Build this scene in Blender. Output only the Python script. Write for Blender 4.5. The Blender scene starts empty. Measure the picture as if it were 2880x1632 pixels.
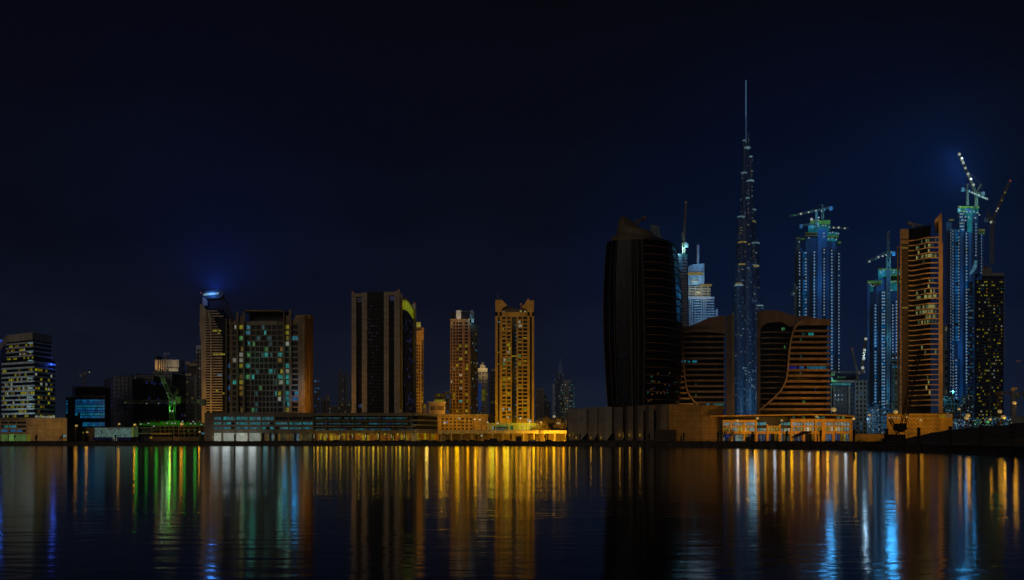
import bpy, bmesh, math, random
from mathutils import Vector, Matrix
random.seed(7)
S = bpy.context.scene
COL = S.collection
F = 2494.15; HC = 2.5; HY = 1240.0; ZG = 1.6

# ---------------------------------------------------------------- camera
cam = bpy.data.cameras.new("camera"); co = bpy.data.objects.new("camera", cam); COL.objects.link(co)
co.location = (0, 0, HC); co.rotation_euler = (math.radians(90), 0, 0)
cam.sensor_width = 36; cam.lens = 36 * F / 2880; cam.shift_y = (HY - 816) / 2880
cam.clip_start = 0.5; cam.clip_end = 20000
S.camera = co
S.view_settings.view_transform = 'Standard'; S.view_settings.look = 'None'
S.view_settings.exposure = 0.0; S.view_settings.gamma = 1.0
S.cycles.use_denoising = True
S.cycles.max_bounces = 5; S.cycles.diffuse_bounces = 1; S.cycles.glossy_bounces = 3
S.cycles.volume_bounces = 0; S.cycles.sample_clamp_indirect = 2.0; S.cycles.sample_clamp_direct = 20.0
S.cycles.caustics_reflective = False; S.cycles.caustics_refractive = False

def lin(c): 
    c = c / 255.0
    return c / 12.92 if c <= 0.04045 else ((c + 0.055) / 1.055) ** 2.4
def srgb(r, g, b): return (lin(r), lin(g), lin(b))

# ---------------------------------------------------------------- world: night sky, brighter towards the city horizon
W = bpy.data.worlds.new("World"); S.world = W; W.use_nodes = True
nt = W.node_tree; nt.nodes.clear(); N = nt.nodes.new; Lk = nt.links.new
out = N('ShaderNodeOutputWorld'); bg = N('ShaderNodeBackground'); Lk(bg.outputs[0], out.inputs[0])
tc = N('ShaderNodeTexCoord'); sep = N('ShaderNodeSeparateXYZ'); Lk(tc.outputs['Generated'], sep.inputs[0])
nz = N('ShaderNodeTexNoise'); nz.inputs['Scale'].default_value = 5.0; nz.inputs['Detail'].default_value = 5.0
mp = N('ShaderNodeMapping'); mp.inputs['Scale'].default_value = (1.0, 1.0, 3.2); Lk(tc.outputs['Generated'], mp.inputs[0]); Lk(mp.outputs[0], nz.inputs[0])
ma = N('ShaderNodeMath'); ma.operation = 'MULTIPLY_ADD'; Lk(nz.outputs[0], ma.inputs[0]); ma.inputs[1].default_value = -0.18; ma.inputs[2].default_value = 0.09
ad = N('ShaderNodeMath'); ad.operation = 'ADD'; Lk(sep.outputs[2], ad.inputs[0]); Lk(ma.outputs[0], ad.inputs[1])
rp = N('ShaderNodeValToRGB'); Lk(ad.outputs[0], rp.inputs[0]); rp.color_ramp.interpolation = 'EASE'
stops = [(0.0, (20, 27, 41)), (0.09, (14, 19, 34)), (0.17, (7, 10, 26)), (0.26, (3, 5, 17)), (0.36, (1, 1, 9)), (0.47, (1, 1, 3)), (0.7, (1, 1, 4))]
while len(rp.color_ramp.elements) < len(stops): rp.color_ramp.elements.new(0.5)
for e, (p, c) in zip(rp.color_ramp.elements, stops): e.position = p; e.color = (*srgb(*c), 1)
# blue city glow over the tall tower district
dp = N('ShaderNodeVectorMath'); dp.operation = 'DOT_PRODUCT'; Lk(tc.outputs['Generated'], dp.inputs[0])
dp.inputs[1].default_value = Vector((0.33, 1.0, 0.13)).normalized()
mr = N('ShaderNodeMapRange'); mr.interpolation_type = 'SMOOTHSTEP'; Lk(dp.outputs['Value'], mr.inputs[0])
mr.inputs[1].default_value = 0.945; mr.inputs[2].default_value = 1.0
gl = N('ShaderNodeVectorMath'); gl.operation = 'SCALE'; gl.inputs[0].default_value = (-0.0012, 0.0012, 0.0095); Lk(mr.outputs[0], gl.inputs[3])
sm = N('ShaderNodeVectorMath'); sm.operation = 'ADD'; Lk(rp.outputs[0], sm.inputs[0]); Lk(gl.outputs[0], sm.inputs[1])
mx = N('ShaderNodeVectorMath'); mx.operation = 'MAXIMUM'; Lk(sm.outputs[0], mx.inputs[0]); mx.inputs[1].default_value = (0.0002, 0.0002, 0.0006)
Lk(mx.outputs[0], bg.inputs[0]); bg.inputs[1].default_value = 1.0

# ---------------------------------------------------------------- one soft lamp: glow of the city behind the viewer
sun = bpy.data.lights.new("city_glow", 'SUN'); sun.energy = 0.22; sun.angle = math.radians(25); sun.color = (1.0, 0.84, 0.68)
so = bpy.data.objects.new("city_glow", sun); COL.objects.link(so)
so.rotation_euler = Vector((0.40, 1.0, -0.32)).to_track_quat('-Z', 'Y').to_euler()

def X(px, D): return (px - 1440.0) / F * D
def Z(py, D): return HC + (HY - py) / F * D

# ---------------------------------------------------------------- materials
MC = {}
def newmat(name):
    m = bpy.data.materials.new(name); m.use_nodes = True
    m.node_tree.nodes.clear(); return m
def base(nt):
    o = nt.nodes.new('ShaderNodeOutputMaterial'); p = nt.nodes.new('ShaderNodeBsdfPrincipled')
    nt.links.new(p.outputs[0], o.inputs[0]); return p
def mat(name, rgb, rough=0.8, metal=0.0, var=0.35, scale=0.25, spec=0.3):
    if name in MC: return MC[name]
    m = newmat(name); nt = m.node_tree; p = base(nt); n = nt.nodes.new; l = nt.links.new
    g = n('ShaderNodeNewGeometry'); t = n('ShaderNodeTexNoise'); t.inputs['Scale'].default_value = scale; t.inputs['Detail'].default_value = 6
    mp = n('ShaderNodeMapping'); mp.inputs['Scale'].default_value = (1, 1, 0.45); l(g.outputs['Position'], mp.inputs[0]); l(mp.outputs[0], t.inputs[0])
    r = n('ShaderNodeMapRange'); l(t.outputs[0], r.inputs[0]); r.inputs[1].default_value = .3; r.inputs[2].default_value = .7
    r.inputs[3].default_value = 1 - var; r.inputs[4].default_value = 1 + var * .6
    s = n('ShaderNodeVectorMath'); s.operation = 'SCALE'; s.inputs[0].default_value = rgb; l(r.outputs[0], s.inputs[3]); l(s.outputs[0], p.inputs['Base Color'])
    p.inputs['Roughness'].default_value = rough; p.inputs['Metallic'].default_value = metal; p.inputs['Specular IOR Level'].default_value = spec
    MC[name] = m; return m
def glass(name, rgb=(.006, .007, .012), rough=0.34, spec=0.14):
    if name in MC: return MC[name]
    m = newmat(name); nt = m.node_tree; p = base(nt); n = nt.nodes.new; l = nt.links.new
    g = n('ShaderNodeNewGeometry'); t = n('ShaderNodeTexNoise'); t.inputs['Scale'].default_value = .6
    l(g.outputs['Position'], t.inputs[0]); b = n('ShaderNodeBump'); b.inputs['Strength'].default_value = .12; b.inputs['Distance'].default_value = .2
    l(t.outputs[0], b.inputs['Height']); l(b.outputs[0], p.inputs['Normal'])
    p.inputs['Base Color'].default_value = (*rgb, 1); p.inputs['Roughness'].default_value = rough; p.inputs['Specular IOR Level'].default_value = spec
    MC[name] = m; return m
def lit(name, c, var=0.75, cell=0.9, k=1.0):
    """glowing surface: varies from spot to spot"""
    if name in MC: return MC[name]
    m = newmat(name); nt = m.node_tree; p = base(nt); n = nt.nodes.new; l = nt.links.new
    g = n('ShaderNodeNewGeometry'); sn = n('ShaderNodeVectorMath'); sn.operation = 'SNAP'; l(g.outputs['Position'], sn.inputs[0]); sn.inputs[1].default_value = (cell, cell * 3, cell * .9)
    wn = n('ShaderNodeTexWhiteNoise'); wn.noise_dimensions = '3D'; l(sn.outputs[0], wn.inputs[0])
    t = n('ShaderNodeTexNoise'); t.inputs['Scale'].default_value = .35; t.inputs['Detail'].default_value = 2; l(g.outputs['Position'], t.inputs[0])
    a = n('ShaderNodeMath'); a.operation = 'MULTIPLY'; l(wn.outputs[0], a.inputs[0]); a.inputs[1].default_value = .55
    b = n('ShaderNodeMath'); b.operation = 'ADD'; l(a.outputs[0], b.inputs[0]); l(t.outputs[0], b.inputs[1])
    r = n('ShaderNodeMapRange'); l(b.outputs[0], r.inputs[0]); r.inputs[1].default_value = .35; r.inputs[2].default_value = 1.05
    r.inputs[3].default_value = (1 - var) * k; r.inputs[4].default_value = 1.3 * k
    oi = n('ShaderNodeObjectInfo'); om = n('ShaderNodeMath'); om.operation = 'MULTIPLY_ADD'; l(oi.outputs['Random'], om.inputs[0]); om.inputs[1].default_value = .7; om.inputs[2].default_value = .62
    rm = n('ShaderNodeMath'); rm.operation = 'MULTIPLY'; l(r.outputs[0], rm.inputs[0]); l(om.outputs[0], rm.inputs[1]); r = rm
    p.inputs['Base Color'].default_value = (.02, .02, .02, 1); p.inputs['Roughness'].default_value = .3
    p.inputs['Emission Color'].default_value = (*srgb(*c), 1); l(r.outputs[0], p.inputs['Emission Strength'])
    try: m.cycles.emission_sampling = 'NONE'
    except Exception: pass
    MC[name] = m; return m
def glow(name, c, k=1.0):
    if name in MC: return MC[name]
    m = newmat(name); p = base(m.node_tree)
    p.inputs['Base Color'].default_value = (.1, .1, .1, 1)
    p.inputs['Emission Color'].default_value = (*srgb(*c), 1); p.inputs['Emission Strength'].default_value = k
    try: m.cycles.emission_sampling = 'NONE'
    except Exception: pass
    MC[name] = m; return m
def far(name, wall, cw, ch, fw, fh, p_lit, cols, dark=(.01, .012, .018), rough=.6, k=1.0):
    """facade of small windows, some lit: pattern follows the wall's own direction"""
    if name in MC: return MC[name]
    m = newmat(name); nt = m.node_tree; p = base(nt); n = nt.nodes.new; l = nt.links.new
    def M(op, a, b=None, c=None):
        q = n('ShaderNodeMath'); q.operation = op
        for i, v in enumerate((a, b, c)):
            if v is None: continue
            if isinstance(v, (int, float)): q.inputs[i].default_value = v
            else: l(v, q.inputs[i])
        return q.outputs[0]
    g = n('ShaderNodeNewGeometry')
    cr = n('ShaderNodeVectorMath'); cr.operation = 'CROSS_PRODUCT'; l(g.outputs['True Normal'], cr.inputs[0]); cr.inputs[1].default_value = (0, 0, 1)
    nm = n('ShaderNodeVectorMath'); nm.operation = 'NORMALIZE'; l(cr.outputs[0], nm.inputs[0])
    d = n('ShaderNodeVectorMath'); d.operation = 'DOT_PRODUCT'; l(g.outputs['Position'], d.inputs[0]); l(nm.outputs[0], d.inputs[1])
    sp = n('ShaderNodeSeparateXYZ'); l(g.outputs['Position'], sp.inputs[0]); sn = n('ShaderNodeSeparateXYZ'); l(g.outputs['True Normal'], sn.inputs[0])
    u = M('DIVIDE', d.outputs['Value'], cw); v = M('DIVIDE', sp.outputs[2], ch)
    mu = M('LESS_THAN', M('ABSOLUTE', M('SUBTRACT', M('FRACT', u), .5)), fw / 2); mv = M('LESS_THAN', M('ABSOLUTE', M('SUBTRACT', M('FRACT', v), .5)), fh / 2)
    side = M('LESS_THAN', M('ABSOLUTE', sn.outputs[2]), .5)
    mask = M('MULTIPLY', M('MULTIPLY', mu, mv), side)
    cb = n('ShaderNodeCombineXYZ'); l(M('FLOOR', u), cb.inputs[0]); l(M('FLOOR', v), cb.inputs[1])
    w = n('ShaderNodeTexWhiteNoise'); w.noise_dimensions = '2D'; l(cb.outputs[0], w.inputs[0])
    on = M('MULTIPLY', M('LESS_THAN', w.outputs[0], p_lit), mask)
    sc = n('ShaderNodeSeparateColor'); l(w.outputs['Color'], sc.inputs[0])
    rp = n('ShaderNodeValToRGB'); rp.color_ramp.interpolation = 'CONSTANT'; l(sc.outputs[1], rp.inputs[0])
    while len(rp.color_ramp.elements) < len(cols): rp.color_ramp.elements.new(.5)
    for i, c in enumerate(cols): rp.color_ramp.elements[i].position = i / len(cols); rp.color_ramp.elements[i].color = (*srgb(*c), 1)
    mix = n('ShaderNodeMix'); mix.data_type = 'RGBA'; l(mask, mix.inputs[0]); mix.inputs[6].default_value = (*wall, 1); mix.inputs[7].default_value = (*dark, 1)
    tx = n('ShaderNodeTexNoise'); tx.inputs['Scale'].default_value = .3; tx.inputs['Detail'].default_value = 5; l(g.outputs['Position'], tx.inputs[0])
    sv = n('ShaderNodeVectorMath'); sv.operation = 'SCALE'; l(mix.outputs[2], sv.inputs[0]); l(M('MULTIPLY_ADD', tx.outputs[0], 1.1, .45), sv.inputs[3])
    l(sv.outputs[0], p.inputs['Base Color']); l(rp.outputs[0], p.inputs['Emission Color'])
    l(M('MULTIPLY', on, M('MULTIPLY_ADD', sc.outputs[2], .8 * k, .4 * k)), p.inputs['Emission Strength'])
    l(M('MULTIPLY_ADD', mask, -.35, rough), p.inputs['Roughness'])
    try: m.cycles.emission_sampling = 'NONE'
    except Exception: pass
    MC[name] = m; return m

YEL = lit('lit_yellow', (114, 108, 8)); WHT = lit('lit_white', (110, 112, 100), .5); TEAL = lit('lit_teal', (14, 104, 100)); GRN = lit('lit_green', (40, 92, 48))
CYA = lit('lit_cyan', (22, 92, 112)); BLU = lit('lit_blue', (10, 62, 104)); DTE = lit('lit_dim_teal', (10, 50, 54)); DYE = lit('lit_dim_amber', (84, 62, 12))
ORA = lit('lit_orange', (110, 72, 4)); DBL = lit('lit_dim_blue', (10, 26, 62)); GLS = glass('dark_glass'); GLB = glass('black_glass', (.004, .004, .005), .3, .1)
GBL = glass('blue_glass', (.006, .010, .028), .35, .08)

# ---------------------------------------------------------------- mesh builder
def panel(name, rgb, cw=3.6, ch=1.8, rough=.8):
    """cladding panels with darker open joints"""
    return far(name, tuple(c * .55 for c in rgb), cw, ch, .95, .93, -1, [(0, 0, 0), (0, 0, 0)], dark=rgb, rough=rough + .2)
class MB:
    def __init__(s): s.v = []; s.f = []; s.m = []
    def add(s, vs, fs, mi=0):
        o = len(s.v); s.v += [tuple(q) for q in vs]; s.f += [tuple(o + i for i in q) for q in fs]; s.m += [mi] * len(fs); return s
    def box(s, x0, x1, y0, y1, z0, z1, mi=0):
        if x0 > x1: x0, x1 = x1, x0
        if z0 > z1: z0, z1 = z1, z0
        if y0 > y1: y0, y1 = y1, y0
        return s.add([(x0, y0, z0), (x1, y0, z0), (x1, y1, z0), (x0, y1, z0), (x0, y0, z1), (x1, y0, z1), (x1, y1, z1), (x0, y1, z1)],
              [(0, 3, 2, 1), (4, 5, 6, 7), (0, 1, 5, 4), (1, 2, 6, 5), (2, 3, 7, 6), (3, 0, 4, 7)], mi)
    def obox(s, o, a, b, c, mi=0):
        o = Vector(o); a = Vector(a); b = Vector(b); c = Vector(c)
        if a.cross(b).dot(c) < 0: a, b = b, a
        return s.add([o, o + a, o + a + b, o + b, o + c, o + a + c, o + a + b + c, o + b + c], [(0, 3, 2, 1), (4, 5, 6, 7), (0, 1, 5, 4), (1, 2, 6, 5), (2, 3, 7, 6), (3, 0, 4, 7)], mi)
    def bar(s, p, q, w, mi=0, h=None):
        p = Vector(p); q = Vector(q); d = q - p
        if d.length < 1e-6: return s
        d.normalize(); up = Vector((0, 1, 0)) if abs(d.y) < .9 else Vector((0, 0, 1))
        a = d.cross(up).normalized() * w; b = d.cross(a).normalized() * (h or w)
        return s.obox(p - a / 2 - b / 2, a, b, q - p, mi)
    def prism(s, poly, z0, z1, mi=0):
        n = len(poly); A = sum(poly[i][0] * poly[(i + 1) % n][1] - poly[(i + 1) % n][0] * poly[i][1] for i in range(n))
        if A < 0: poly = poly[::-1]
        zz = (z0 if callable(z0) else (lambda i: z0))
        vs = [(x, y, z0) for x, y in poly] + [(x, y, z1) for x, y in poly]
        return s.add(vs, [tuple(range(n))[::-1], tuple(range(n, 2 * n))] + [(i, (i + 1) % n, n + (i + 1) % n, n + i) for i in range(n)], mi)
    def slab(s, pts, y0, y1, mi=0):
        """outline in x,z given thickness along y"""
        n = len(pts); A = sum(pts[i][0] * pts[(i + 1) % n][1] - pts[(i + 1) % n][0] * pts[i][1] for i in range(n))
        if A < 0: pts = pts[::-1]
        vs = [(x, y0, z) for x, z in pts] + [(x, y1, z) for x, z in pts]
        return s.add(vs, [tuple(range(n)), tuple(range(n, 2 * n))[::-1]] + [(i, n + i, n + (i + 1) % n, (i + 1) % n) for i in range(n)], mi)
    def loft(s, rings, mi=0, cap=True):
        n = len(rings[0]); o = len(s.v)
        for r in rings: s.v += [tuple(q) for q in r]
        for k in range(len(rings) - 1):
            for i in range(n):
                s.f.append((o + k * n + i, o + k * n + (i + 1) % n, o + (k + 1) * n + (i + 1) % n, o + (k + 1) * n + i)); s.m.append(mi)
        if cap:
            s.f.append(tuple(o + i for i in range(n))[::-1]); s.m.append(mi); s.f.append(tuple(o + (len(rings) - 1) * n + i for i in range(n))); s.m.append(mi)
        return s
    def cyl(s, c, r, z0, z1, n=12, r2=None, mi=0):
        r2 = r if r2 is None else r2
        return s.loft([[(c[0] + q * math.cos(2 * math.pi * i / n), c[1] + q * math.sin(2 * math.pi * i / n), z) for i in range(n)] for q, z in ((r, z0), (r2, z1))], mi)
    def ball(s, c, r, n=8, mi=0, sz=1.0):
        rings = []
        for k in range(1, n):
            a = math.pi * k / n; rings.append([(c[0] + r * math.sin(a) * math.cos(2 * math.pi * i / n), c[1] + r * math.sin(a) * math.sin(2 * math.pi * i / n), c[2] - r * sz * math.cos(a)) for i in range(n)])
        return s.loft(rings, mi)
    def ribbon(s, pts, z0, z1, t, mi=0):
        """vertical band following plan points; t thick towards the viewer side (to the right-hand normal dy,-dx)"""
        n = len(pts); nrm = []
        for i in range(n):
            a = Vector(pts[max(i - 1, 0)]); b = Vector(pts[min(i + 1, n - 1)]); d = (b - a).normalized(); nrm.append(Vector((d.y, -d.x)))
        o = len(s.v)
        for i in range(n):
            p = Vector(pts[i]); q = p + nrm[i] * t
            s.v += [(p.x, p.y, z0), (q.x, q.y, z0), (q.x, q.y, z1), (p.x, p.y, z1)]
        for i in range(n - 1):
            a = o + 4 * i; b = a + 4
            for j in range(4): s.f.append((a + j, b + j, b + (j + 1) % 4, a + (j + 1) % 4)); s.m.append(mi)
        s.f.append((o, o + 1, o + 2, o + 3)); s.m.append(mi); e = o + 4 * (n - 1); s.f.append((e + 3, e + 2, e + 1, e)); s.m.append(mi)
        return s
    def lattice(s, p, q, w, t, step=None, mi=0):
        """square truss of four chords with diagonals between p and q"""
        p = Vector(p); q = Vector(q); d = (q - p); L = d.length; d.normalize(); up = Vector((0, 1, 0)); a = d.cross(up).normalized() * w / 2; b = up * w / 2
        cs = [a + b, a - b, -a - b, -a + b]
        for c in cs: s.bar(p + c, q + c, t, mi)
        n = max(2, int(L / (step or w * 1.2)))
        for k in range(n):
            u = p + d * L * k / n; v = p + d * L * (k + 1) / n
            for i in range(4):
                c0, c1 = (cs[i], cs[(i + 1) % 4]) if k % 2 else (cs[(i + 1) % 4], cs[i]); s.bar(u + c0, v + c1, t * .7, mi)
        return s
    def mesh(s, name, mats, smooth=False):
        me = bpy.data.meshes.new(name); me.from_pydata(s.v, [], s.f)
        for m in (mats if isinstance(mats, (list, tuple)) else [mats]): me.materials.append(m)
        if isinstance(mats, (list, tuple)) and len(mats) > 1: me.polygons.foreach_set('material_index', s.m)
        if smooth: me.polygons.foreach_set('use_smooth', [True] * len(s.f))
        bm = bmesh.new(); bm.from_mesh(me); bmesh.ops.recalc_face_normals(bm, faces=bm.faces); bm.to_mesh(me); bm.free()
        me.update(); return me
    def build(s, name, mats, parent=None, smooth=False):
        o = bpy.data.objects.new(name, s.mesh(name, mats, smooth)); COL.objects.link(o)
        if parent is not None: o.parent = parent
        return o
def tag(o, label=None, cat=None, group=None, kind=None):
    if label: o['label'] = label
    if cat: o['category'] = cat
    if group: o['group'] = group
    if kind: o['kind'] = kind
    return o
def empty(name, loc, label, cat, group=None, rz=0):
    o = bpy.data.objects.new(name, None); COL.objects.link(o); o.location = loc; o.rotation_euler = (0, 0, rz); o.empty_display_size = 1
    return tag(o, label, cat, group)
def copy_tree(o, parent=None):
    c = o.copy(); COL.objects.link(c); c.parent = parent
    for ch in list(o.children): copy_tree(ch, c)
    return c
def flood(parent, loc, color, power, radius=.6, aim=(0, 1, .1), cone=150):
    return plight(parent, loc, color, power, radius, 'flood_or_added_light', cone, aim)  # aimed spot; many are added without a fixture
def plight(parent, loc, color, power, radius=.4, name='lamp_or_added_light', spot=None, aim=None, visible=True):
    """light of a lamp, or an added light without a fixture; loc in parent space"""
    l = bpy.data.lights.new(name, 'SPOT' if spot else 'POINT'); l.energy = power; l.color = color; l.shadow_soft_size = radius
    o = bpy.data.objects.new(name, l); COL.objects.link(o); o.parent = parent; o.location = loc
    if spot: l.spot_size = math.radians(spot); l.spot_blend = .8; o.rotation_euler = Vector(aim).to_track_quat('-Z', 'Y').to_euler()
    return o

PM = {}
def pane_mesh(m):
    if m.name not in PM:
        b = MB(); b.box(-.5, .5, -.06, .06, -.5, .5); PM[m.name] = b.mesh('pane', m)
    return PM[m.name]

class B:
    """a building: an Empty at its base; px,py are positions measured in metres through x(), z() at distance D"""
    def __init__(s, name, label, cat, px, D, group=None):
        s.D = D; s.X0 = X(px, D); s.o = empty(name, (s.X0, D, ZG), label, cat, group); s.p = []; s.other = {}
    def x(s, px, y=0.0): return X(px, s.D + y) - s.X0
    def z(s, py, y=0.0): return Z(py, s.D + y) - ZG
    def w(s, n): return n / F * s.D
    def zb(s, py): return 0.0 if py is None else s.z(py)
    def box(s, part, m, px0, px1, py0, py1, y0, y1, parent=None, build=True, mb=None):
        mb = mb or MB(); s.tbox(mb, px0, px1, y0, y1, s.zb(py1), s.z(py0))
        if build: return mb.build(part, m, parent or s.o)
        return mb
    def tbox(s, mb, px0, px1, y0, y1, z0, z1):
        """deep volumes have a slightly tapering plan, the flank nearer the middle of town cut back"""
        if px0 > px1: px0, px1 = px1, px0
        a, c = s.x(px0), s.x(px1); a1, c1 = a, c
        if y1 - y0 > 2.5:
            k = (y1 - y0) / (s.D + y0) * 1.04
            if px1 < 1440: c1 = c + (px1 - 1440) / F * s.D * k
            if px0 > 1440: a1 = a + (px0 - 1440) / F * s.D * k
            if c1 - a1 < .3:
                if px1 < 1440: a1 = c1 - .3
                else: c1 = a1 + .3
        return mb.add([(a, y0, z0), (c, y0, z0), (c1, y1, z0), (a1, y1, z0), (a, y0, z1), (c, y0, z1), (c1, y1, z1), (a1, y1, z1)],
              [(0, 3, 2, 1), (4, 5, 6, 7), (0, 1, 5, 4), (1, 2, 6, 5), (2, 3, 7, 6), (3, 0, 4, 7)])
    def slab(s, part, m, pts, y0, y1, parent=None):
        mb = MB().slab([(s.x(a), s.zb(b)) for a, b in pts], y0, y1)
        if y1 - y0 > 2.5:
            k = (y1 - y0) / (s.D + y0) * 1.04; lo = min(q[0] for q in pts); hi = max(q[0] for q in pts)
            if hi < 1440 or lo > 1440:
                ref = s.x(hi) if hi < 1440 else s.x(lo); oth = s.x(lo) if hi < 1440 else s.x(hi); sh = (hi - 1440 if hi < 1440 else lo - 1440) / F * s.D * k
                if abs(sh) < .9 * abs(ref - oth): mb.v = [(x + (sh * (x - oth) / (ref - oth) if y > y1 - .01 else 0), y, z) for x, y, z in mb.v]
                else: mb.v = [(x + (sh if y > y1 - .01 else 0), y, z) for x, y, z in mb.v]
        return mb.build(part, m, parent or s.o)
    def pane(s, px0, px1, py0, py1, y, m, name='window'):
        s.p.append((name, ((s.x(px0) + s.x(px1)) / 2, y, (s.z(py0) + s.z(py1)) / 2), s.x(px1) - s.x(px0), s.z(py0) - s.z(py1), 0.0, m))
    def fpane(s, face, u0, u1, z0, z1, m, d=0.05, name='window'):
        c = face.at((u0 + u1) / 2, d); s.p.append((name, (c.x, c.y, (z0 + z1) / 2), u1 - u0, z1 - z0, face.rz, m))
    def flush(s, cap=95, stuff='window_field'):
        by = {}
        for q in s.p: by.setdefault(q[0], []).append(q)
        RR = random.Random(len(s.p))
        for nm, L in by.items():
            if nm == 'window' and cap > 0:
                for i, q in enumerate(L):
                    if 'lit' in q[5].name and q[2] > 1.6 and q[3] > 1.2 and q[4] == 0.0 and RR.random() < .6:
                        f_ = RR.uniform(.5, .9); sgn = RR.choice((-1, 1)); c_ = q[1]; L[i] = (nm, (c_[0] + sgn * q[2] * (1 - f_) / 2, c_[1], c_[2]), q[2] * f_, q[3], q[4], q[5]); L.append((nm, (c_[0] - sgn * q[2] * f_ / 2, c_[1], c_[2]), q[2] * (1 - f_), q[3], q[4], GLS))
            L.sort(key=lambda q: (0 if ('lit' in q[5].name or 'lamp' in q[5].name) else 1, -q[2] * q[3]))
            for q in L[:cap]:
                o = bpy.data.objects.new(nm, pane_mesh(q[5])); COL.objects.link(o); o.parent = s.o; o.location = q[1]; o.scale = (q[2], 1, q[3]); o.rotation_euler = (0, 0, q[4])
            rest = L[cap:]
            if rest:
                ms = list({q[5].name: q[5] for q in rest}.values()); mb = MB()
                for q in rest:
                    c = math.cos(q[4]); sn = math.sin(q[4]); a = Vector((c, sn, 0)) * q[2]; n = Vector((-sn, c, 0)) * .12; z = Vector((0, 0, q[3]))
                    mb.obox(Vector(q[1]) - a / 2 - n / 2 - z / 2, a, n, z, ms.index(q[5]))
                r = mb.build(stuff if nm == 'window' else nm + '_field', ms if len(ms) > 1 else ms[0], s.o); r['kind'] = 'stuff'
        s.p = []

class Face:
    """a vertical wall plane in building space from p0 to p1 (seen left to right)"""
    def __init__(s, p0, p1):
        s.a = Vector(p0); s.b = Vector(p1); d = s.b - s.a; s.L = d.length; s.t = d.normalized(); s.n = Vector((s.t.y, -s.t.x)); s.rz = math.atan2(s.t.y, s.t.x)
    def at(s, u, d=0.0):
        q = s.a + s.t * u + s.n * d; return q
    def box(s, mb, u0, u1, z0, z1, d0, d1, mi=0):
        p = s.at(u0, d0); return mb.obox((p.x, p.y, z0), (s.t.x * (u1 - u0), s.t.y * (u1 - u0), 0), (s.n.x * (d1 - d0), s.n.y * (d1 - d0), 0), (0, 0, z1 - z0), mi)
def grid(b, face, cols, rows, z0, z1, wall, proud, pick, part='facade_frame', d_glass=0.05, u_end=None):
    """piers and spandrels stand proud of the core, windows sit back between them. cols: (u0,u1), rows: (z0,z1) ascending"""
    mb = MB(); u = 0.0; L = u_end if u_end is not None else face.L
    for a, c in cols:
        if a - u > .02: face.box(mb, u, a, z0, z1, 0, proud)
        zz = z0
        for r0, r1 in rows:
            if r0 - zz > .02: face.box(mb, a, c, zz, r0, 0, proud - .04)
            zz = r1
        if z1 - zz > .02: face.box(mb, a, c, zz, z1, 0, proud - .04)
        u = c
    if L - u > .02: face.box(mb, u, L, z0, z1, 0, proud)
    o = mb.build(part, wall, b.o)
    for i, (a, c) in enumerate(cols):
        for j, (r0, r1) in enumerate(rows):
            m = pick(i, j)
            if m is not None: b.fpane(face, a + .03, c - .03, r0 + .03, r1 - .03, m, d_glass + .06)
    return o
def picker(p, cols, dark=None, fixed=None, seed=0):
    R = random.Random(seed); fixed = fixed or {}
    def f(i, j):
        if (i, j) in fixed: return fixed[(i, j)]
        return R.choice(cols) if R.random() < p else (dark or GLS)
    return f

# ---------------------------------------------------------------- setting: water, ground, quay
def water_material():
    m = newmat('water'); nt = m.node_tree; p = base(nt); n = nt.nodes.new; l = nt.links.new
    g = n('ShaderNodeNewGeometry'); mp = n('ShaderNodeMapping'); mp.inputs['Scale'].default_value = (.30, .95, 1); l(g.outputs['Position'], mp.inputs[0])
    a = n('ShaderNodeTexNoise'); a.inputs['Scale'].default_value = 1.6; a.inputs['Detail'].default_value = 4; l(mp.outputs[0], a.inputs[0])
    b = n('ShaderNodeBump'); b.inputs['Strength'].default_value = .5; b.inputs['Distance'].default_value = .042
    mp2 = n('ShaderNodeMapping'); mp2.inputs['Scale'].default_value = (.05, .16, 1); l(g.outputs['Position'], mp2.inputs[0]); a2 = n('ShaderNodeTexNoise'); a2.inputs['Scale'].default_value = 1.0; a2.inputs['Detail'].default_value = 3; l(mp2.outputs[0], a2.inputs[0])
    wm = n('ShaderNodeMapRange'); l(a2.outputs[0], wm.inputs[0]); wm.inputs[1].default_value = .35; wm.inputs[2].default_value = .7; wm.inputs[3].default_value = .45; wm.inputs[4].default_value = 1.25
    hh = n('ShaderNodeMath'); hh.operation = 'MULTIPLY'; l(a.outputs[0], hh.inputs[0]); l(wm.outputs[0], hh.inputs[1]); l(hh.outputs[0], b.inputs['Height'])
    l(b.outputs[0], p.inputs['Normal'])
    p.inputs['Base Color'].default_value = (.001, .0012, .002, 1); p.inputs['Roughness'].default_value = .088; p.inputs['IOR'].default_value = 1.333
    p.inputs['Specular IOR Level'].default_value = .5
    return m
WATER = water_material()
o = MB().add([(-2600, -60, 0), (2600, -60, 0), (2600, 900, 0), (-2600, 900, 0)], [(0, 1, 2, 3)]).build('water', WATER); tag(o, 'still dark water reflecting the lights in streaks', 'water', kind='structure')
SHORE = [(-1200, 1253.6), (0, 1253.8), (900, 1253.8), (1440, 1254), (1700, 1255.5), (1980, 1258), (2200, 1261), (2440, 1266), (2660, 1272), (2880, 1281), (3150, 1297), (3600, 1345)]
SP = [Vector((X(px, HC * F / (py - HY)), HC * F / (py - HY))) for px, py in SHORE]
SP = [Vector((-1500, SP[0].y))] + SP
def shore_at(px):
    """distance of the quay edge along the viewing direction px"""
    for (a, ya), (b, yb) in zip(SHORE, SHORE[1:]):
        if a <= px <= b: t = (px - a) / (b - a); return HC * F / (ya + (yb - ya) * t - HY)
GRD = mat('dusty_ground', (.09, .075, .06), .95, var=.5, scale=.08)
STN = mat('quay_stone', (.075, .062, .05), .85, var=.6, scale=.5)
DRK = mat('dark_hedge', (.02, .022, .015), .95, var=.6, scale=1.5)
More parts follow.
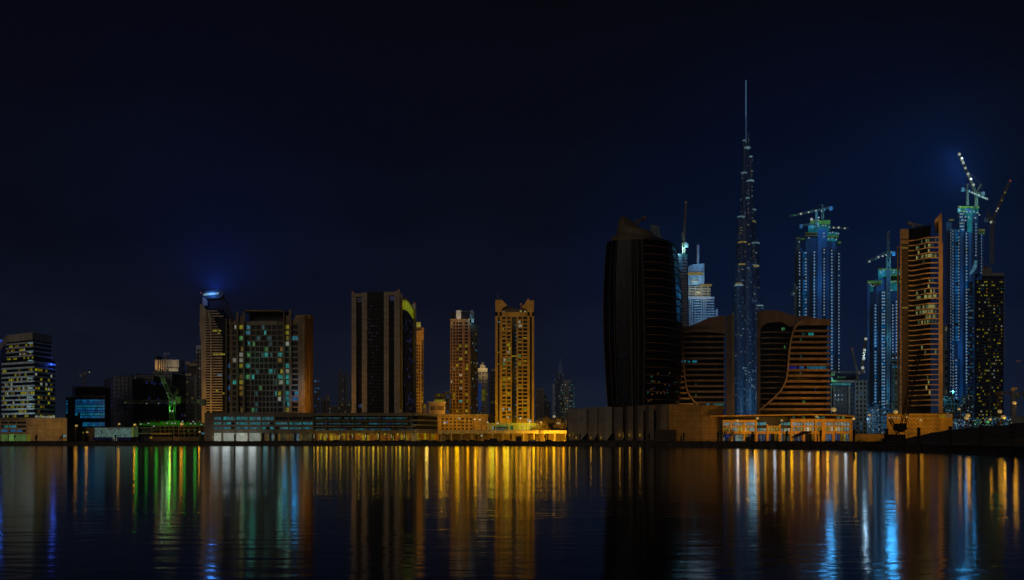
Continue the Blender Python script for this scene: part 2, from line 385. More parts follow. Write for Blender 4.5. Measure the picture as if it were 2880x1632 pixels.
g = MB(); pts = [(p.x, p.y + 1.5) for p in SP] + [(9000, SP[-1].y), (9000, 12000), (-9000, 12000), (-9000, SP[0].y + 1.5)]
g.add([(x, y, ZG) for x, y in pts], [tuple(range(len(pts)))]); tag(g.build('ground', GRD), 'flat dusty building ground behind the quay', 'ground', kind='structure')
q = MB(); q.ribbon([tuple(p + Vector((0, 1.52))) for p in SP], -3, 1.45, 1.5); tag(q.build('quay_wall', STN), 'long dark stone quay wall at the water line', 'quay wall', kind='structure')
q = MB(); q.ribbon([tuple(p + Vector((0, 1.6))) for p in SP], 1.45, 1.68, 1.75); tag(q.build('kerb', mat('coping', (.11, .09, .07), .8, var=.4)), 'pale coping along the top of the quay', 'kerb', kind='structure')

# ================================================================ buildings, from the west
SAND = panel('sand_render', (.46, .36, .22), 5.2, 2.4); SANDL = mat('pale_render', (.5, .44, .36), .85); CONC = mat('concrete', (.26, .26, .25), .9); TAN = mat('tan_cladding', (.2, .15, .10), .75)
DKC = mat('dark_cladding', (.05, .045, .04), .6); MET = mat('grey_metal', (.22, .22, .23), .5, .3); BRZ = mat('bronze_cladding', (.22, .13, .07), .5, .3)
NIGHT = mat('night_concrete', (.015, .016, .03), .9); STEEL = mat('crane_steel', (.22, .18, .10), .6, .1); RED = glow('aviation_lamp', (120, 50, 8), .8)
BAND = mat('grey_spandrel', (.50, .53, .54), .6)

# ---- banded office block at the west edge, with its podium
b = B('office_block', 'grey banded office block with yellow windows above a blank sandy podium', 'office building', 98, 590)
pl0 = (X(8, 606) - b.X0, 16.0); pc = (0.0, 0.0); pr = (X(155, 612) - b.X0, 22.0)
MB().prism([pl0, pc, pr, (X(146, 655) - b.X0, 65), (X(-14, 670) - b.X0, 80)], 0, b.z(1008)).build('lower_core', GLS, b.o)
up = [(X(20, 608) - b.X0, 18.0), (X(95, 592) - b.X0, 2.0), (X(144, 610) - b.X0, 20.0)]
MB().prism([up[0], up[1], up[2], (X(132, 650) - b.X0, 60), (X(0, 668) - b.X0, 78)], b.z(1008) + .01, b.z(955)).build('upper_core', GLS, b.o)
MB().prism([(up[0][0] - .4, 18), (up[1][0] - .3, 1), (up[2][0] + .6, 20), (X(133, 652) - b.X0, 62), (X(-2, 670) - b.X0, 80)], b.z(955) + .02, b.z(934)).build('parapet', mat('office_crown', (.36, .31, .24), .7), b.o)
R = random.Random(3)
for k, py in enumerate([960, 971.5, 984, 997, 1009]):
    MB().ribbon([up[0], up[1], up[2]], b.z(py + 4), b.z(py), .9).build('floor_band', BAND, b.o)
for k in range(12):
    py = 1030.5 + 13.0 * k - (0 if k else 0)
    if py > 1172: break
    MB().ribbon([pl0, pc, pr], b.z(py + 5), b.z(py), 1.0).build('floor_band', BAND, b.o)
MB().ribbon([pl0, pc, pr], b.z(1022), b.z(1016), 1.0).build('floor_band', BAND, b.o)
FL = Face(pl0, pc); FR = Face(pc, pr); UL = Face(up[0], up[1]); UR = Face(up[1], up[2])
for k in range(11):
    zt = b.z(1036.2 + 13 * k); zb_ = b.z(1042.8 + 13 * k)
    for fc, nn in ((FL, 16), (FR, 8)):
        for i in range(nn):
            if R.random() < (.36 if fc is FL else .3):
                b.fpane(fc, fc.L * (i + .1) / nn, fc.L * (i + .8) / nn, zb_, zt, R.choice([YEL, YEL, WHT, DYE, YEL, DYE]))
for k in range(4):
    zt = b.z(965.5 + 12.3 * k); zb_ = b.z(971 + 12.3 * k)
    for i in range(13):
        if R.random() < .5: b.fpane(UL, UL.L * (i + .1) / 13, UL.L * (i + .8) / 13, zb_, zt, R.choice([YEL, YEL, WHT, DYE]))
for i in range(6): b.fpane(FR, FR.L * (i + .05) / 6, FR.L * (i + .9) / 6, b.z(1175), b.z(1169), WHT, name='lobby_window')
for k, py in enumerate([964, 989, 1013, 1063, 1090, 1116, 1142]):
    c = FL.at(FL.L - 1.5, 1.4); MB().box(c.x - 2.2, c.x + .8, c.y - .3, c.y + .3, b.z(py + 3), b.z(py)).build('corner_light', glow('cool_lamp', (80, 112, 118)), b.o)
MB().box(b.x(60), b.x(66), 20, 22, b.z(934), b.z(928)).box(b.x(40), b.x(66), 24, 32, b.z(934), b.z(931)).build('roof_plant', MET, b.o)
for px_ in (30, 60, 90): flood(b.o, (b.x(px_), -26, b.z(1182)), (.55, .85, 1), 9000, .5)  # cool spots added before the block to brighten its floor bands
flood(b.o, (b.x(150), -14, b.z(1180)), (.7, 1, .6), 1100, .5)
c = FR.at(FR.L - 3, 1.6); MB().box(c.x - 2.4, c.x + .8, c.y - .4, c.y + .4, b.z(1022), b.z(1017)).build('terrace_light', glow('blue_terrace', (20, 50, 118), 1.1), b.o); plight(b.o, (c.x, c.y - 2.5, b.z(1020)), (.04, .12, 1), 500, 1.2)
b.flush(95)
# its podium
p = B('podium_building', 'sandy podium block with green lit shopfronts and a long blank wall', 'podium', 78, 545)
for px_ in (120, 180): flood(p.o, (p.x(px_), -16, 9), (1, .5, .02), 900, .4)
p.box('wall', SAND, -60, 78, 1178, None, 0, 45); p.box('blank_wall', SAND, 78.6, 193, 1178, None, -2, 40)
p.box('coping', SANDL, -60, 193.6, 1176, 1178, -2.3, 45)
for k, py in enumerate([1186, 1197, 1209]):
    for i, (a, c) in enumerate([(-40, -22), (-18, -2), (4, 22), (26, 45), (48, 74)]):
        m = [GLS, GLS, TEAL, CYA][(i * 2 + k * 3) % 4] if k else GLS
        p.pane(a, c, py, py + 6, -.1, {0: GLS, 1: [CYA, TEAL, TEAL, CYA, GLS][i], 2: [TEAL, CYA, BLU, BLU, BLU][i]}[k])
for a, c in [(-40, -22), (-18, -2), (4, 22), (26, 46), (48, 74)]: p.pane(a, c, 1222, 1241, -.1, lit('lit_lime', (66, 100, 44), .35), name='shop_window')
p.pane(80.5, 91, 1222, 1241, -2.1, lit('lit_olive', (84, 84, 4), .3), name='shop_window')
p.pane(181, 191, 1224, 1229, -2.1, lit('lit_sign', (60, 100, 110), .6), name='sign_panel')
p.box('door', DKC, 103, 106, 1226, 1237, -2.15, -2); p.box('door', DKC, 172.5, 176.5, 1226, 1238, -2.15, -2)
p.flush()
# blue lit slab cut by the picture edge
b = B('residential_slab', 'tower cut by the west edge, washed in deep blue light', 'tower', -20, 700)
b.box('wall', far('blue_slab', (.03, .05, .10), 3.2, 3.6, .6, .45, .5, [(14, 40, 90), (60, 90, 100), (8, 20, 90), (8, 20, 100)]), -70, 7, 960, None, 0, 30); b.box('parapet', CONC, -71, 7.5, 956, 960, -.3, 30)
for py_ in (975, 1040, 1105): plight(b.o, (b.x(3), -5, b.z(py_)), (.03, .15, 1), 3200, 1.6)

# ---- dark frame building with blue glazed office in front
b = B('concrete_frame_building', 'unfinished dark frame building behind the blue glazed office', 'building', 245, 700)
b.box('wall', NIGHT, 199, 300, 1090, None, 6, 40); b.box('roof_slab', BAND, 198, 300, 1085, 1089, 4, 40); b.box('end_wall', TAN, 198, 202, 1089, 1120, 3, 40)
b.box('parapet_band', mat('tan_band', (.3, .27, .22), .8), 207, 293, 1111, 1119, 2, 30)
mb = MB()
for px in range(206, 296, 11): mb.box(b.x(px), b.x(px + 1.4), 4.5, 6, b.z(1110), b.z(1089))
for py in (1096, 1103): mb.box(b.x(202), b.x(292), 4.2, 6, b.z(py + 1), b.z(py))
mb.build('facade_frame', DKC, b.o)
b = B('glass_office', 'low office with a wide glowing blue glass curtain wall', 'office building', 240, 640)
b.box('wall', NIGHT, 184, 297, 1119, None, 0.3, 40); b.box('parapet', DKC, 183.5, 297, 1117, 1119.3, 0, 40)
BW = [lit('blue_office', (8, 66, 104), .55, 1.6), lit('blue_office_b', (10, 84, 108), .6, 1.2), lit('blue_office_c', (8, 50, 90), .5)]
for r in range(7):
    for c in range(12):
        if (r, c) in ((6, 0), (5, 1), (6, 1)): continue
        b.pane(211.5 + c * 6.95, 217.6 + c * 6.95, 1124 + r * 7.7, 1130 + r * 7.7, .1, BW[(r * 5 + c * 3) % 3])
for c in range(3, 12): b.pane(211.5 + c * 6.95, 217.6 + c * 6.95, 1188, 1199, .1, BW[c % 3])
for r in range(5): b.pane(186, 190, 1126 + r * 8, 1131 + r * 8, .1, BW[r % 3])
b.flush(100)
b = B('workshop_building', 'low tan walled building lit by a street lamp beside dark office', 'building', 230, 560)
b.box('wall', mat('tan_wall', (.3, .22, .14), .9), 195, 268, 1205, None, 0, 25); b.box('roof', CONC, 194, 269, 1203, 1205, -.4, 25.4); b.box('side_block', DKC, 222, 246, 1223, None, -4, 0)
b.pane(233, 236, 1215, 1219, -.1, YEL); b.pane(226, 229, 1215, 1219, -.1, GLS); b.pane(244, 249, 1214, 1218, -.1, BLU); b.flush()
b = B('mosaic_hall', 'low hall wrapped in a sparkling pale green patterned screen', 'building', 320, 540)
b.box('wall', DKC, 266, 372, 1203, None, .3, 30)
b.box('patterned_screen', lit('mosaic', (54, 76, 72), .85, .75), 267, 371, 1204, 1230, -.1, .28); b.box('plinth', mat('blue_hoarding', (.02, .03, .25), .7), 262, 372, 1230.5, 1238, -1, -.2)
b.box('end_panel', lit('mosaic_end', (70, 84, 22), .5, 2), 371.3, 378, 1200, 1229, -.3, 6); b.box('end_panel', lit('mosaic_end2', (40, 74, 40), .8, .8), 380, 389, 1200, 1229, -.3, 6)
b.box('coping', MET, 265, 390, 1201.5, 1203.5, -.4, 30)
# ---- dark glass towers
def dark_tower(label, px0, px1, py, D, dep, steps=(), cols=6, fl=7.0, p=.03, seed=1):
    b = B('glass_tower', label, 'tower', (px0 + px1) / 2, D, 'dark towers behind the green lit building site')
    b.box('wall', far('dark_tower_%d' % seed, (.012, .012, .022), 2.6, 3.6, .8, .7, p, [(12, 24, 60), (40, 46, 46), (12, 20, 50)], dark=(.003, .003, .008), rough=.5), px0, px1, py, None, 0, dep)
    for (a, c, t) in steps: b.box('roof_plant', NIGHT, a, c, t, py, 3, dep - 4)
    mb = MB(); n = cols
    for i in range(n + 1): u = px0 + (px1 - px0) * i / n; mb.box(b.x(u) - .25, b.x(u) + .25, -.35, 0, 0, b.z(py))
    mb.build('mullion_frame', DKC, b.o); return b
dark_tower('near black slab tower stepping up west of the site crane', 293, 318, 1067, 800, 30, [(297, 312, 1064)], 3, seed=1)
dark_tower('widest near black slab tower, unlit, below the crane jib', 317.5, 372, 1059, 780, 30, [(322, 360, 1056.5), (366, 372, 1052)], 5, p=.004, seed=2)
dark_tower('dark navy tower block below the floodlit concrete rooftop', 371, 432, 1056, 810, 30, [(376, 398, 1051), (404, 430, 1053)], 8, seed=3)
dark_tower('dark tower carrying the floodlit concrete rooftop box', 428, 484, 1046, 830, 30, [], 7, seed=4)
dark_tower('dark tower with faint lights between rooftop box and slim towers', 480, 524, 1052, 850, 30, [(506, 518, 1044)], 5, p=.06, seed=5)
# construction rooftop box on that tower
b = B('rooftop_structure', 'floodlit pale concrete rooftop structure with scaffold on dark towers', 'building core', 466, 836)
b.o.location.z = Z(1045, 836); zb0 = Z(1045, 836)
def zz(py): return Z(py, 836) - zb0
WARMC = mat('lit_concrete', (.42, .34, .24), .9)
for a, c, t, u, y in [(436, 441, 1012, 1041, 0), (441, 470, 1013, 1036, 2), (470, 500, 1011, 1033, 3), (474, 502, 1036, 1046, 0), (430, 435, 1000, 1045, 4)]:
    MB().box(b.x(a), b.x(c), y, y + 14, max(zz(u), 0), zz(t)).build('wall', WARMC if t != 1000 else DKC, b.o)
for i, px in enumerate([443, 449, 455, 461, 467]): MB().box(b.x(px), b.x(px + 1.5), -1, 2, 0, zz(1012)).build('column', WARMC, b.o)
flood(b.o, (b.x(448), -8, zz(1035)), (1, .62, .25), 2600, .5); flood(b.o, (b.x(490), -9, zz(1030)), (.9, .9, .7), 1800, .5)
MB().box(b.x(447) - .5, b.x(447) + .5, -8.6, -8, zz(1037), zz(1036)).bar((b.x(447), -8.3, zz(1037)), (b.x(447), 0, zz(1042)), .15).build('floodlight', glow('warm_lamp', (120, 110, 50)), b.o)

# ---- slim towers with beige caps
SLM = far('slim_dark', (.05, .055, .055), 2.2, 3.4, .65, .5, .05, [(60, 50, 20), (80, 80, 60), (16, 30, 40)])
b = B('slim_tower', 'slim grey tower with a beige stepped cap beside the slatted tower', 'tower', 537, 760)
b.box('wall', SLM, 523, 552, 1053, None, 0, 22); b.box('cap', SAND, 522, 534, 1017, 1026, 0, 14); b.box('cap', SAND, 532, 553, 1023, 1030, -1, 18); b.box('upper_floor', DKC, 523.5, 552, 1026, 1053, 2, 20)
b.box('cap', TAN, 535, 553, 1012.5, 1020, 6, 20); b.box('cornice', SANDL, 523, 540, 1051, 1058, -1.2, 2); b.box('fin', SANDL, 549, 552, 1053, None, -1, 0)
b = B('slim_tower', 'narrow dark tower with a pale top touching the slatted tower', 'tower', 560, 740)
b.box('wall', SLM, 552.5, 568, 984, None, 0, 22); b.box('cap', mat('pale_cap', (.42, .46, .4), .8), 552, 567, 972, 984, -.5, 20); b.box('fin', TAN, 555, 557, 984, None, -.8, 0)

# ---- the slatted tower with the lit crown
b = B('slatted_tower', 'slim tower with dense horizontal slats and a glowing blue crown', 'tower', 600, 620)
WSL = mat('slat_white', (.45, .40, .33), .7)
b.slab('wall', NIGHT, [(566, None), (566, 900), (567, 868), (615, 868), (640, 900), (648, None)], 1.2, 26)
b.slab('side_strip', mat('end_wall', (.40, .35, .28), .8), [(568, None), (566, 960), (562.5, 940), (562.5, 856), (570, 856), (574, 862), (580, 873), (579, 960), (581, None)], 0, 24)
b.slab('sail', GBL, [(566, 868), (566, 835), (615, 827), (622, 836), (634, 856), (648, 882), (661, 908), (664, None), (640, None), (622, 868)], 6, 22)
n = 0; py = 873.5
while py < 1160:
    right = {0: 612, 1: 619, 2: 629}.get(n, 627 if n > 9 else 604 + (n - 3) * 3.4)
    b.box('slat', WSL, 578.5, right, py, py + 3.2, -.8, 1.2); py += 7.35; n += 1
for k in range(36): 
    py = 902 + k * 7.35
    if py < 1160: b.box('balcony', DKC, 622, 634.5, py, py + 1.6, 1.3, 3.2)
b.slab('mullion', WSL, [(584, 873), (588, 873), (594, 895), (597, 930), (597.8, None), (593.4, None), (593, 930), (590, 897)], -1.3, -.85)
for (a, c, r) in [(597, 610, 7), (614, 621, 7), (611, 617, 8), (598, 613, 16), (614, 631, 16), (610, 622, 24), (606, 612, 30), (624, 630, 31)]:
    py = 873.5 + 7.35 * r + 3.4; b.pane(a, c, py, py + 3.6, 1.0, CYA if r == 24 else YEL)
b.flush()
for px_ in (575, 600, 618): flood(b.o, (b.x(px_), -26, b.z(1195)), (1, .46, .05), 4200, .5)
flood(b.o, (b.x(600), -30, b.z(1040)), (1, .55, .2), 2600, .5)
BLUEL = glow('crown_light', (84, 118, 116), 1.15)
flood(b.o, (b.x(589), 10, b.z(808)), (.02, .12, 1), 620000, 1.5, (0, .5, 1), 175)  # strong upward spot added to make the blue halo in the haze
b.slab('crown_deck', mat('crown_dark', (.02, .03, .04), .5), [(563, 830), (570, 817), (610, 812), (622, 816), (626, 823), (615, 836), (572, 838)], 4, 20)
b.slab('crown_light', BLUEL, [(567, 829.5), (568.5, 824.5), (578, 821.6), (611, 820.5), (610, 825.2), (600, 826.6), (575, 829)], 3.4, 3.98)
b.slab('crown_post', MET, [(564, 858), (564, 834), (569, 832), (578, 845), (578, 858)], 4, 8)
plight(b.o, (b.x(590), 1, b.z(824)), (.05, .26, 1), 3600, 1.8)
MB().box(b.x(558.5) , b.x(560.5), 3, 3.6, b.z(822), b.z(820)).bar((b.x(560), 3.3, b.z(821)), (b.x(566), 6, b.z(828)), .2).build('aviation_light', RED, b.o)
MB().box(b.x(561) , b.x(563), -.6, 0, b.z(914), b.z(911)).build('aviation_light', RED, b.o)

# ---- the stepped residential block
b = B('apartment_block', 'wide brown apartment block with a square window grid and framed rooftop', 'apartment building', 760, 552)
WALL = mat('brown_render', (.27, .20, .125), .8)
b.box('wall', WALL, 637, 856, 905, None, 1.5, 34)
def rowz(py): return (b.z(py + 11.2), b.z(py))
rows = [rowz(914 + 15.55 * k) for k in range(16)][::-1]
def strip(px0, px1, py0, n, wins, p, cols, proud=1.2, yoff=1.5, seed=1, fixed=None, rws=None):
    f = Face((b.x(px0), yoff), (b.x(px1), yoff)); cs = []
    for a, c in wins: cs.append((b.x(a) - b.x(px0), b.x(c) - b.x(px0)))
    rr = (rws or rows); rr = [r for r in rr if r[1] < b.z(py0) - .5][-n:] if n else [r for r in rr if r[1] < b.z(py0) - .5]
    return grid(b, f, cs, rr, 0, b.z(py0), WALL, proud, picker(p, cols, fixed=fixed, seed=seed))
mixc = [TEAL, CYA, YEL, GRN, TEAL]
strip(637, 648, 897, None, [(639.5, 645.5)], .25, [DBL, BLU], seed=2, proud=.7)
strip(648, 666, 905, None, [(653, 665)], .22, [TEAL, YEL, BLU, WHT], seed=3, proud=.9)
strip(670, 686, 893, None, [(671.5, 684)], .40, [YEL, TEAL, WHT, YEL, GRN, DYE], seed=14, proud=.9)
strip(688, 704, 905, None, [(689.5, 702)], .42, mixc, seed=5, proud=.6)
strip(779, 797, 905, None, [(780.5, 794)], .55, [TEAL, YEL, WHT, YEL, DYE], seed=6, proud=.6)
strip(799, 817, 890, None, [(802, 814.5)], .45, [TEAL, YEL, CYA, WHT], seed=7, proud=.9)
strip(817, 846, 899, None, [(820, 837.5)], .16, [CYA, TEAL, BLU], seed=8, proud=.9)
strip(846, 856, 893, None, [(848, 853.5)], .12, [TEAL, YEL], seed=9, proud=.7)
# central grid: more and narrower windows towards the bottom
gm = MAT_G = mat('grid_render', (.30, .26, .20), .8)
fr = MB(); fr.box(b.x(703), b.x(780), .4, 1.45, b.z(906), b.z(903))
for k in range(17):
    y0 = 914 + 15.55 * k; fr.box(b.x(704), b.x(779), .5, 1.45, b.z(y0), b.z(y0 - (3.2 if k else 8)))
    if k == 16: break
    nc = 5 if k < 3 else (6 if k < 9 else 7); 
    R2 = random.Random(k + 40)
    for i in range(nc + 1):
        u = 704.5 + 74 * i / nc; fr.box(b.x(u - 1), b.x(u + 1), .56, 1.45, b.z(y0 + 12.4), b.z(y0))
        if i < nc:
            m = GLS
            if R2.random() < .2: m = R2.choice([DTE, GRN, DTE, TEAL, DTE])
            b.pane(u + 1.3, 704.5 + 74 * (i + 1) / nc - 1.3, y0 + .2, y0 + 12.2, 1.35, m)
fr.build('facade_frame', gm, b.o)
# pillars and the roof frame
for a, c, t in [(665.5, 671, 877), (684, 689, 873), (797, 801, 873), (813.5, 820, 871), (636, 639, 895)]:
    b.box('pillar', WALL, a, c, t, None, -.8, 20)
MB().box(b.x(684), b.x(801), -.8, 22, b.z(876), b.z(872.5)).build('roof_frame', WALL, b.o)
b.box('roof_wall', DKC, 689.2, 796.8, 876.5, 905, 9, 20)
b.box('roof_block', WALL, 641, 664, 900, 906, 3, 20); b.box('roof_block', WALL, 671.3, 683.8, 887, 894, 1, 20); b.box('roof_block', WALL, 801.2, 813.3, 886, 890.5, 1, 20); b.box('roof_block', WALL, 827, 848, 894, 899, 1, 20)
b.box('roof_post', TAN, 818.5, 821.5, 866, 871, 3, 5)
# east end wall with its slot
e = MB(); y1 = 18; e0 = Face((b.x(856), 1.0), (X(881, b.D + y1) - b.X0, y1))
e0.box(e, 0, e0.L * .42, 0, b.z(886), -6, 0); e0.box(e, e0.L * .62, e0.L, 0, b.z(898, y1) + 2, -6, 0); e0.box(e, e0.L * .42, e0.L * .62, 0, 4, -6, 0); e0.box(e, e0.L * .42, e0.L * .62, b.z(928), b.z(892), -6, 0)
e.build('end_wall', mat('end_render', (.42, .28, .14), .85), b.o)
s = MB(); e0.box(s, e0.L * .42, e0.L * .62, 4, b.z(928), -6, -2.2); s.build('slot', DKC, b.o)
for k in range(16): e0_ = MB(); e0.box(e0_, e0.L * .42, e0.L * .62, b.z(1148 - 15.5 * k), b.z(1148 - 15.5 * k) + .4, -2.1, -1.2); e0_.build('slot_ledge', WALL, b.o)
for px in (842, 852): b.box('roof_post', WALL, px, px + 3, 889, 900, 8, 12)
b.flush(100)
flood(b.o, (b.x(905), -14, b.z(1130)), (1, .45, .05), 9000, .5)
for px_, py_, c_, e_ in ((716, 1006, (.1, 1, .8), 260), (794, 1062, (.1, 1, .8), 300), (690, 1060, (.2, 1, .7), 160), (812, 985, (.1, .9, .9), 160), (832, 1100, (.03, .4, 1), 900), (806, 1130, (.03, .5, 1), 500), (838, 1060, (.05, .5, 1), 400)): plight(b.o, (b.x(px_), -5, b.z(py_)), c_, e_ * .45, 1.6)  # teal and blue point lights added for water streaks and facade tint
# podium in front
p = B('podium_building', 'brown podium with teal strip windows over bright white showroom fronts', 'podium', 725, 505)
p.box('wall', mat('podium_brown', (.19, .15, .10), .85), 573, 880, 1163, None, 2.0, 45)
f = Face((p.x(573), 2.0), (p.x(880), 2.0)); L = f.L; mb = MB()
def pu(px): return p.x(px) - p.x(573)
bays = [(599, 620), (625, 658), (661.5, 694), (698.5, 731), (735, 768), (772, 808), (811, 846), (849.5, 878)]
rws = [(1172.5, 1181.5), (1187.5, 1194.5), (1201, 1207.3)]
us = 573
for a, c in bays + [(880, 880)]:
    f.box(mb, pu(us), pu(a), 0, p.z(1163), 0, .8); 
    if a < 880:
        f.box(mb, pu(a), pu(c), p.z(1172.5), p.z(1163), 0, .76); f.box(mb, pu(a), pu(c), p.z(1187.5), p.z(1181.5), 0, .76); f.box(mb, pu(a), pu(c), p.z(1201), p.z(1194.5), 0, .76); f.box(mb, pu(a), pu(c), p.z(1217.5), p.z(1207.3), 0, .76)
    us = c
mb.build('facade_frame', mat('podium_brown', (.1, .1, .1)), p.o)
R = random.Random(12); TW = [lit('teal_office', (14, 96, 100), .9, .9), lit('teal_office_b', (40, 84, 90), .9, .7), lit('teal_office_c', (12, 72, 84), .9, .8)]
for a, c in bays:
    for ri, (t, u) in enumerate(rws):
        n = max(2, round((c - a) / 11)); 
        for i in range(n):
            m = R.choice(TW) if not (ri == 0 and a > 765) else GLS
            if R.random() < .1: m = GLS
            p.pane(a + (c - a) * i / n + .5, a + (c - a) * (i + 1) / n - .5, t, u, 1.75, m)
SHOW = lit('showroom_white', (118, 124, 112), .15, 3.0)
for i, (a, c) in enumerate(bays):
    if i < 4: p.pane(a + .3, c, 1218, 1241.5, 1.75, SHOW, name='shop_window')
    else:
        for j in range(5):
            u0 = a + (c - a) * j / 5; p.pane(u0 + .3, a + (c - a) * (j + 1) / 5 - .4, 1219, 1240, 1.75, R.choice([lit('shop_dim', (40, 38, 20), .95, .5), lit('shop_cool', (60, 84, 96), .9, .5), lit('shop_amber', (70, 52, 8), .9, .6), GLS, lit('shop_dim', (1, 1, 1))]), name='shop_window')
for px_, e_ in ((609, 260), (641, 420), (678, 420), (714, 420)): plight(p.o, (p.x(px_), -3.5, 4), (.85, .97, 1), e_ * .62, 2.4)  # soft point lights added before the showrooms to streak the water
for px_, c_ in ((750, (.3, .8, .9)), (800, (1, .7, .2)), (826, (.4, .8, 1)), (864, (1, .8, .1))): plight(p.o, (p.x(px_), -2.5, 3.5), c_, 50, 1.4)
p.box('coping', TAN, 572, 881, 1161.2, 1163, 1.0, 45)
for px in (597, 660, 696, 733.5, 770, 809.5, 848): MB().cyl((p.x(px), .5), .15, p.z(1236), p.z(1225), 6).build('wall_light', glow('amber_tube', (110, 84, 8)), p.o)
p.flush(100)

# ---- long ribbon-window podium
p = B('podium_building', 'long low podium with three dark ribbon floors over golden shop arcade', 'podium', 1050, 505)
PB = mat('ribbon_podium', (.2, .17, .125), .8)
p.box('core', DKC, 880.6, 1170, 1166, None, 3, 42); p.box('parapet', PB, 880.6, 1171, 1161.5, 1170, 1.2, 42); p.box('fascia', PB, 880.6, 1171, 1209.5, 1219, 1.2, 3)
for t, u in ((1182.3, 1185.3), (1198.3, 1201.3)): p.box('floor_band', PB, 880.6, 1171, t, u, 1.6, 3)
for px in (917, 956, 993, 1030.5, 1068, 1105, 1144): p.box('fin', PB, px - .6, px + .6, 1170, 1209.4, 1.0, 2.9)
R = random.Random(5)
for t in (1173.5, 1189, 1205):
    px = 884
    while px < 1165:
        w = R.uniform(5, 14)
        if (px < 1130 and R.random() < .85) or R.random() < .25: p.pane(px, min(px + w, 1168), t + R.uniform(0, 1), t + 4.6, 2.85, R.choice([DTE, DTE, TW[2], DBL, DTE, DTE]))
        px += w + .6
GOLD = lit('arcade_gold', (112, 72, 2), .85, .7); GOLB = lit('arcade_amber', (96, 50, 0), .8, .9); GOLC = lit('arcade_yellow', (118, 104, 10), .7, .8)
for i in range(8):
    a = 882 + i * 36.3
    for j in range(6):
        p.pane(a + 3 + j * 5.6, a + 8.2 + j * 5.6, 1219.3, 1224, 2.8, R.choice([GOLD, GOLC, GOLB]), name='shop_window'); p.pane(a + 3 + j * 5.6, a + 8.2 + j * 5.6, 1224.6, 1239, 2.8, R.choice([GOLB, GOLB, GOLD, GOLC, lit('arcade_brown', (60, 34, 2), .8)]), name='shop_window')
    p.box('column', PB, a - .8, a + 1.6, 1219, None, .8, 3); MB().box(p.x(a - .6), p.x(a + 1.4), .5, .78, p.z(1232), p.z(1222)).build('column_light', glow('column_lamp', (118, 112, 84)), p.o)
# bright east corner panel
f = Face((p.x(1171.3), .6), (X(1232, 505 + 16) - p.X0, 16)); mb = MB(); f.box(mb, 0, f.L, 0, p.z(1210), -30, 0); f.box(mb, 0, f.L, p.z(1168), p.z(1163), -30, .5); mb.build('corner_wall', SANDL, p.o)
for t in (1170, 1184, 1197):
    m2 = MB(); f.box(m2, .5, f.L - .5, p.z(t + 10), p.z(t), -30, -.1); m2.build('ribbon_window', GLS, p.o)
    m3 = MB(); f.box(m3, 0, f.L, p.z(t + 13), p.z(t + 10), -30, .2); m3.build('floor_band', SANDL, p.o)
for i in range(9): p.fpane(f, i * f.L / 9 + .2, (i + 1) * f.L / 9 - .2, 1.5, p.z(1219), [GOLC, GOLD, GOLB][i % 3], .06, name='shop_window')
plight(p.o, (p.x(1205), -10, 6), (1, .62, .10), 380, 1.0)
for px in (886, 897, 908, 922, 933, 950, 961, 980, 990, 1003, 1012, 1026, 1040, 1052, 1066, 1075, 1088, 1105, 1116, 1127, 1140, 1152, 1165): plight(p.o, (p.x(px), -3, 3.6), (1, .52 + .1 * (px % 3), .02), 14 + 60 * ((px * 7) % 5) / 4, .55)  # small point lights added along the arcade for dense water streaks
p.box('roof_plant', DKC, 1010, 1040, 1158, 1161.4, 12, 24); p.box('roof_plant', DKC, 1185, 1198, 1163, 1165.4, 22, 28); p.flush(95)

# ---- distant clutter west of the dark slab tower
FARB = far('far_blue', (.02, .04, .08), 3, 3.6, .7, .6, .4, [(12, 40, 80), (16, 60, 90), (8, 24, 70)])
FARG = far('far_grey', (.05, .05, .05), 3.2, 3.6, .5, .5, .12, [(60, 56, 30), (40, 60, 60), (70, 60, 30)])
FART = far('far_tan', (.16, .13, .09), 3.4, 3.6, .45, .5, .16, [(90, 76, 16), (60, 50, 24), (80, 60, 20)])
def distant(label, D, parts, cat='building', name='distant_building', group='distant buildings between the towers', cap=None):
    cx = (parts[0][0] + parts[0][1]) / 2; b = B(name, label, cat, cx, D, group)
    for i, (a, c, t, m) in enumerate(parts):
        b.box('wall', m, a, c, t, None, i * 1.3, 22 - i); b.box('parapet', cap or CONC, a - .3, c + .3, t - 1.2, t, i * 1.3 - .5, 22 - i)
    return b
distant('narrow pale blue lit tower right behind the brown apartment block', 900, [(882, 899, 1067, FARB)])
distant('low pinkish rooftops with a red lamp beside the narrow blue tower', 880, [(903, 912, 1120, FARG), (911, 928, 1128, FARG), (915, 924, 1112, FART)])
b = distant('tall dark distant tower with a grey flank and stepped head', 1200, [(949, 970, 1054, FARG), (969, 983, 1048, mat('grey_flank', (.13, .14, .15), .8)), (951, 962, 1038, FARG)], 'tower', 'distant_tower')
distant('low grey terraced building at the foot of the dark distant tower', 860, [(930, 1000, 1143, FARG), (950, 1000, 1131, FARG)])

